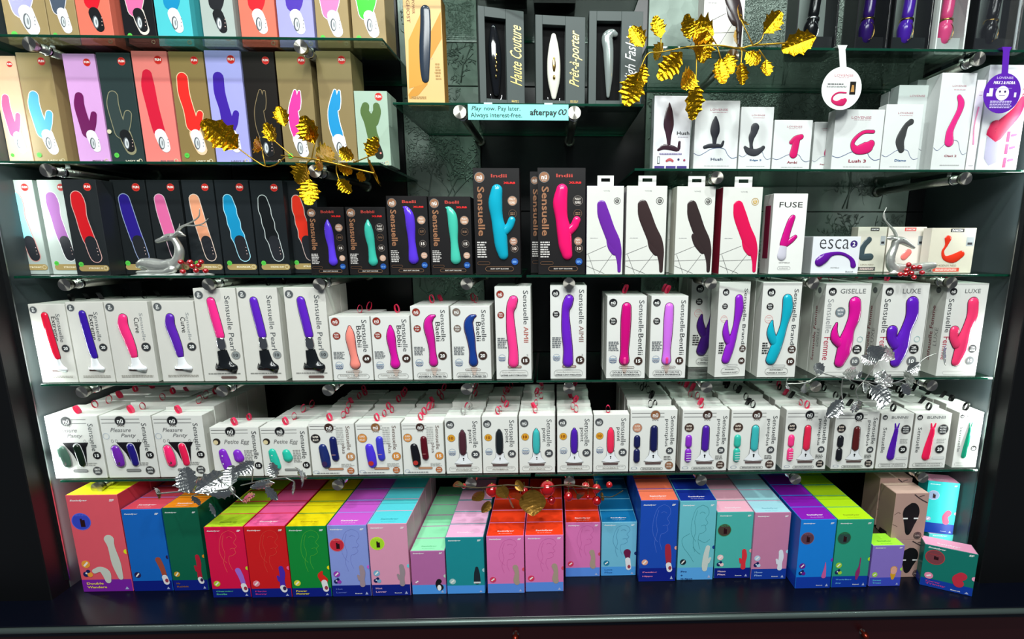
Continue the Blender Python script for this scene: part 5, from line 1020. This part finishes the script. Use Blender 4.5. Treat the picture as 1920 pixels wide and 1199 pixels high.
spray('gold_holly_spray', 'spray of crumpled gold foil holly leaves hung before the second left shelf', [
    (235, 275, 48, 155, .40), (392, 285, 268, 213), (480, 232, 358, 95, .34), (545, 130, 492, -10, .36), (700, 220, 560, 90, .34), (740, 245, 690, 75, .40), (750, 335, 1050, 190, .20), (900, 285, 1012, 345), (1095, 332, 1165, 212), (1142, 435, 1330, 388, .46),
    (683, 380, 560, 495, .42), (750, 350, 882, 430, .30), (890, 390, 1010, 425), (1015, 445, 1107, 475), (705, 480, 715, 658, .38), (895, 478, 975, 570, .40)],
    [[(720, 345), (885, 380), (1020, 415), (1130, 440)], [(720, 345), (520, 322)], [(540, 340), (480, 385), (415, 395), (330, 345), (240, 280)], [(415, 395), (392, 285)], [(720, 345), (683, 390), (705, 480)], [(885, 380), (885, 430), (900, 480)], [(720, 345), (740, 245)], [(600, 335), (480, 232)], [(1000, 370), (1095, 332)]],
    -.078, GOLDF, SG, 380, 200, 3.526, seed=2)
spray('silver_holly_spray', 'spray of crumpled silver foil holly leaves at right above the small cartons', [
    (260, 790, 178, 735, .40), (400, 800, 262, 760, .34), (520, 840, 460, 765, .36), (680, 700, 560, 600, .52), (640, 730, 575, 690, .45), (790, 700, 660, 640, .38), (720, 780, 620, 840, .34), (1155, 640, 995, 660, .48), (880, 790, 1015, 745, .36), (860, 830, 1035, 800, .30),
    (610, 890, 700, 1000, .36), (700, 930, 820, 1085, .46), (850, 870, 935, 985, .30), (400, 1000, 255, 1112, .36), (520, 1000, 548, 1135, .38), (125, 870, 160, 975, .40), (-20, 860, -110, 870, .60), (560, 850, 540, 940, .36), (770, 900, 700, 850, .4)],
    [[(560, 860), (690, 930), (760, 960)], [(560, 860), (400, 840), (250, 800)], [(560, 860), (720, 880), (870, 840), (1000, 700), (1100, 650)], [(250, 800), (120, 870), (-20, 880)], [(400, 840), (390, 930), (400, 1000)], [(560, 860), (500, 930), (520, 1000)], [(560, 860), (620, 780), (680, 700)], [(720, 880), (850, 870)], [(560, 860), (520, 840)]],
    -.045, SILVF, SS, 1480, 500, 3.998, seed=3)
def cv(q): return tuple((v-(60, 880)[i % 2])*3.759 for i, v in enumerate((380, 700)[i % 2]+v/4.174 for i, v in enumerate(q)))
spray('silver_holly_spray', 'spray of crumpled silver foil holly leaves at left above the counter', [
    (1110, 170, 985, 45, .46), (1150, 165, 1290, 110, .36), (1060, 150, 862, 130, .26), (880, 175, 780, 215, .46), (1380, 130, 1235, 240, .46), (1420, 150, 1570, 140, .44), (1400, 120, 1350, 20, .40), (1480, 225, 1625, 250, .26), (1130, 190, 1105, 310, .24), (1250, 240, 1300, 330, .24)]
    +[cv(q[:4])+(q[4],) for q in [(400, 690, 250, 790, .40), (575, 820, 520, 715, .36), (790, 800, 985, 725, .34), (820, 815, 942, 822, .30), (560, 860, 708, 880, .26), (715, 850, 812, 905, .30), (490, 890, 610, 975, .34)]],
    [[(1380, 140), (1200, 165), (1060, 160), (880, 175)], [(1380, 140), (1440, 190), (1480, 225)], [(1200, 165), (1130, 190)], [(1380, 140), (1400, 120)]]
    +[[cv(p) for p in L] for L in [[(300, 880), (385, 860), (500, 835), (650, 815), (790, 805)], [(470, 845), (490, 890)], [(500, 835), (560, 860)], [(640, 815), (715, 850)], [(560, 828), (575, 820)], [(385, 860), (400, 690)]]],
    -.078, SILVF, SS, 60, 880, 3.759, seed=4)
# --- red bauble garland over the counter cartons
def bauble(lab, px, py, rpx, yf, stripe=False):
    c0 = P(px, py, yf); r = rpx/F*(yf-CAM.y); t = thing('red_bauble', lab, 'bauble', c0, 0, 'red baubles under the lowest glass shelf'); mb = MB(); rm = M('#b80a12', .10, .3, .8, 0, 60, 0, 1.0)
    n = 12; vs = [(0, 0, r)]+[(r*math.sin(PI*i/n)*math.cos(2*PI*k/20), r*math.sin(PI*i/n)*math.sin(2*PI*k/20), r*math.cos(PI*i/n)) for i in range(1, n) for k in range(20)]+[(0, 0, -r)]
    f = [(0, 1+k, 1+(k+1) % 20) for k in range(20)]+[(1+i*20+k, 1+(i+1)*20+k, 1+(i+1)*20+(k+1) % 20, 1+i*20+(k+1) % 20) for i in range(n-2) for k in range(20)]+[(len(vs)-1, 1+(n-2)*20+(k+1) % 20, 1+(n-2)*20+k) for k in range(20)]
    mb.add(vs, f, rm, True); mb.build('ball', t); mb = MB(); mb.tube([(0, 0, r*.97, r*.16), (0, 0, r*1.12, r*.15)], GD, 10, 1, False); mb.build('cap', t)
    mb = MB(); ztop = Z_H-TH-.0008; mb.tube([(0, 0, r*1.1, .0007), (0, 0, max(ztop-c0.z, r*1.15), .0007)], M('#3a5a2a', .5), 6, 1); mb.build('wire', t)
    if stripe:
        mb = MB()
        for k in (-.5, 0, .5):
            q = r*math.sqrt(1-k*k*.9)*1.01; mb.tube([(q*math.cos(a), q*math.sin(a), k*r*.9, .0008) for a in [2*PI*i/16 for i in range(17)]], M('#e8a090', .3), 5, 1, False)
        mb.build('stripe', t, kind='stuff')
x0, y0, s = 800, 700, 4.571
for lab, px, py, r, st in [('large red bauble left of the middle beneath the lowest glass shelf', 560, 1005, 62, 0), ('medium red bauble between two gold leaves under the shelf', 835, 1012, 40, 0), ('largest red bauble, centre of the garland', 1035, 990, 72, 0), ('dark red bauble tucked just below the largest one', 1068, 1092, 38, 0),
        ('red bauble right of centre under the shelf gap', 1215, 1058, 44, 0), ('upper red bauble of the pair at the garland right end', 1455, 990, 43, 0), ('lower red bauble of the pair at the garland right end', 1458, 1095, 43, 0), ('small dim red bauble at the far right of the garland', 1565, 958, 30, 0), ('small red bauble with pale stripes', 1362, 965, 32, 1), ('small red bauble peeping out at the garland left end', 318, 968, 24, 0), ('tiny coppery red bauble hanging beside the right pair', 1382, 1062, 22, 0)]:
    bauble(lab, x0+px/s, y0+py/s, r/s, -.028 if 'tucked' not in lab else -.012, st)
DG = M('#8a6424', .36, .7, .5, .4, 60)
spray('gold_leaf_twig', 'twig of dull gold rounded leaves under the lowest glass shelf', [(905, 1000, 915, 1185, .56, True), (800, 1030, 735, 1165, .52, True), (620, 960, 690, 1060, .46, True), (490, 1020, 395, 1120, .40, True), (265, 925, 270, 1025, .50, True), (1290, 1040, 1370, 1125, .40, True), (700, 1060, 560, 1110, .30, True), (770, 920, 840, 980, .40, True), (540, 1100, 470, 1165, .4, True), (1500, 1090, 1560, 1110, .4, True)],
    [[(250, 960), (450, 985), (700, 960), (950, 985), (1200, 960), (1500, 1000)], [(1500, 1060), (1590, 1060), (1680, 1010)], [(900, 975), (905, 1000)], [(790, 970), (800, 1030)], [(480, 985), (490, 1020)], [(1250, 970), (1290, 1040)]], -.045, DG, M('#3a3014', .5, .3), 800, 700, 4.571, seed=6)  # stem colour darkened to carry the shade under the shelf
# --- two silver deer with red berries
def remesh(mb, mat, vox, name, parent):
    o = mb.build(name, parent); m = o.modifiers.new('r', 'REMESH'); m.mode = 'VOXEL'; m.voxel_size = vox; m2 = o.modifiers.new('s', 'SMOOTH'); m2.iterations = 3; m2.factor = .5
    dg = bpy.context.evaluated_depsgraph_get(); me = bpy.data.meshes.new_from_object(o.evaluated_get(dg)); o.modifiers.clear(); o.data = me
    me.materials.clear(); me.materials.append(mat)
    for p in me.polygons: p.use_smooth = True
    return o
def deer(lab, px_base, pts, flip, z, Y, pad, ber, blab, antl, bx0, by0, bs, eye):
    O = P(px_base[0], px_base[1], Y); O.z = z+.0004
    sil = M('#d4d6ce', .34, .75, .5, .2, 90)
    t = thing('silver_deer', lab, 'figurine', O)
    def q(px, py, dy=0): v = P(bx0+px/bs, by0+py/bs, Y+dy)-Vector((O.x, 0, O.z)); return (v.x, dy, v.z)
    mb = MB()
    for limb in pts: mb.tube([(*q(a, b_, dy), r*(1.0 if r > .0115 else 1.32)) for a, b_, r, dy in limb], sil, 12, 4)
    zmin = min(v[2] for v in mb.v); 
    mb.v = [(x, y, max(zz, .003)) for x, y, zz in mb.v]
    remesh(mb, sil, .0016, 'body', t)
    for an in antl: mb = MB(); mb.tube([(*q(a, b_, dy), r) for a, b_, r, dy in an], sil, 8, 4); mb.build('antler', t)
    for dy in (-.0075, .0075): mb = MB(); v = q(eye[0], eye[1], dy); v = (v[0], v[1]*1.25, v[2]); mb.tube([(v[0], v[1], v[2], .0014), (v[0]+.0005, v[1], v[2], .0014)], M('#1c1c1c', .1), 8, 1); mb.build('eye', t)
    if pad:
        mb = MB(); a = q(pad[0], 790)[0]; b_ = q(pad[1], 790)[0]; n = 14; vs = []
        for i in range(n+1):
            for j in range(7):
                u = i/n; w = j/6; vs.append((a+(b_-a)*u, -.018+w*.036, .0004 if i in (0, n) or j in (0, 6) else .0035+.002*math.sin(i*2.3+j*1.7)))
        mb.add(vs, [(i*7+j, (i+1)*7+j, (i+1)*7+j+1, i*7+j+1) for i in range(n) for j in range(6)], M('#c8ccc8', .5, .2, .5, .5, 80), True); mb.box(min(a, b_), max(a, b_), -.018, .018, 0, .0006, M('#c8ccc8', .5)); mb.build('snow_pad', t)
    t2 = thing('berry_pick', blab, 'decoration', (O.x, Y-.022, O.z)); c0 = None
    for i, (bxx, byy) in enumerate(ber):
        v = P(bx0+bxx/bs, by0+byy/bs, Y-.022)-Vector((O.x, 0, O.z)); r = .0066
        mb = MB(); mb.tube([(v.x-.0001, 0, v.z, r*.999), (v.x+.0001, 0, v.z, r)], M('#b00c14', .12, .2, .8, 0, 60, 0, 1.0), 14, 1); mb.build('berry', t2)
        c0 = c0 or v
        if i: mb = MB(); mb.tube([(c0.x, .002, c0.z, .0007), (v.x, .002, v.z, .0007)], M('#8a3a30', .5), 5, 1); mb.build('twig', t2)
    return t
deer('silver lying deer facing left on a crinkled pad before black cartons', (300, 514),
     [[(985, 740, .007, 0), (1010, 725, .013, 0), (1070, 735, .0165, 0), (1150, 745, .016, 0), (1215, 735, .016, 0)], [(1215, 740, .016, 0), (1250, 700, .012, 0), (1262, 640, .008, 0), (1245, 590, .0065, 0), (1225, 560, .0065, 0), (1205, 545, .0075, 0)],
      [(1215, 540, .0075, 0), (1180, 545, .0072, 0), (1140, 560, .0052, 0), (1105, 572, .0042, 0)], [(1030, 770, .009, .010), (1090, 745, .010, .012), (1000, 790, .0045, .012), (970, 792, .004, .012)], [(1210, 770, .008, -.008), (1150, 790, .005, -.010), (1060, 790, .004, -.010), (975, 792, .004, -.010)],
      [(1225, 530, .003, .006), (1270, 525, .0045, .012), (1305, 535, .0012, .014)], [(1222, 530, .003, -.006), (1255, 510, .004, -.012), (1285, 520, .0012, -.014)], [(985, 735, .004, 0), (965, 725, .003, 0)]],
     1, Z_F, .018, (958, 1470), [(1270, 718), (1335, 718), (1412, 718), (1350, 748), (1395, 742), (1378, 778), (1285, 785), (1445, 780)], 'small cluster of red berries beside the left silver deer',
     [[(1230, 525, .0028, .003), (1265, 475, .0024, .003), (1340, 440, .002, .003), (1395, 400, .0015, .003), (1402, 345, .0008, .003)], [(1235, 525, .0028, -.003), (1290, 465, .0024, -.003), (1370, 462, .002, -.003), (1430, 445, .0015, -.003), (1462, 412, .0008, -.003)], [(1390, 458, .0014, -.003), (1450, 468, .0007, -.003)], [(1255, 490, .0016, .003), (1262, 450, .0007, .003)]],
     0, 300, 3.746, (1185, 540))
deer('silver lying deer facing right in front of cream cartons', (1700, 519),
     [[(1035, 650, .008, 0), (1000, 655, .012, 0), (930, 670, .0145, 0), (850, 680, .0145, 0), (775, 670, .014, 0)], [(765, 680, .0145, 0), (735, 640, .012, 0), (735, 580, .0085, 0), (760, 520, .007, 0), (770, 480, .0072, 0), (785, 470, .008, 0)],
      [(780, 468, .008, 0), (820, 472, .0075, 0), (860, 495, .0055, 0), (900, 518, .0038, 0)], [(1010, 700, .007, .010), (960, 690, .010, .010), (1040, 720, .004, .010)], [(760, 715, .0075, -.008), (700, 725, .005, -.010), (600, 722, .0042, -.010), (505, 722, .004, -.010)],
      [(770, 455, .003, -.006), (735, 452, .0045, -.010), (705, 452, .0012, -.012)], [(775, 455, .003, .006), (745, 445, .004, .012), (720, 445, .001, .014)], [(1035, 645, .004, 0), (1052, 660, .0028, 0)]],
     -1, Z_F, .012, None, [(865, 645), (902, 664), (943, 664), (850, 685), (805, 714), (843, 714), (885, 706), (962, 702), (903, 736)], 'small cluster of red berries beside the right silver deer',
     [[(785, 450, .0028, -.002), (765, 400, .0024, -.002), (710, 340, .002, -.002), (680, 290, .0014, -.002), (705, 230, .0007, -.002)], [(775, 450, .0026, .004), (750, 395, .002, .004), (700, 330, .0018, .004), (690, 270, .0008, .004)]],
     1480, 330, 3.868, (825, 463))
for o in COL.objects:       # printing too fine to pick apart singly stays joined
    if o.name.split('.')[0] in ('printed_artwork', 'lettering', 'product_picture', 'lid_flap', 'side_lettering', 'metal_trim'): o['kind'] = 'stuff'
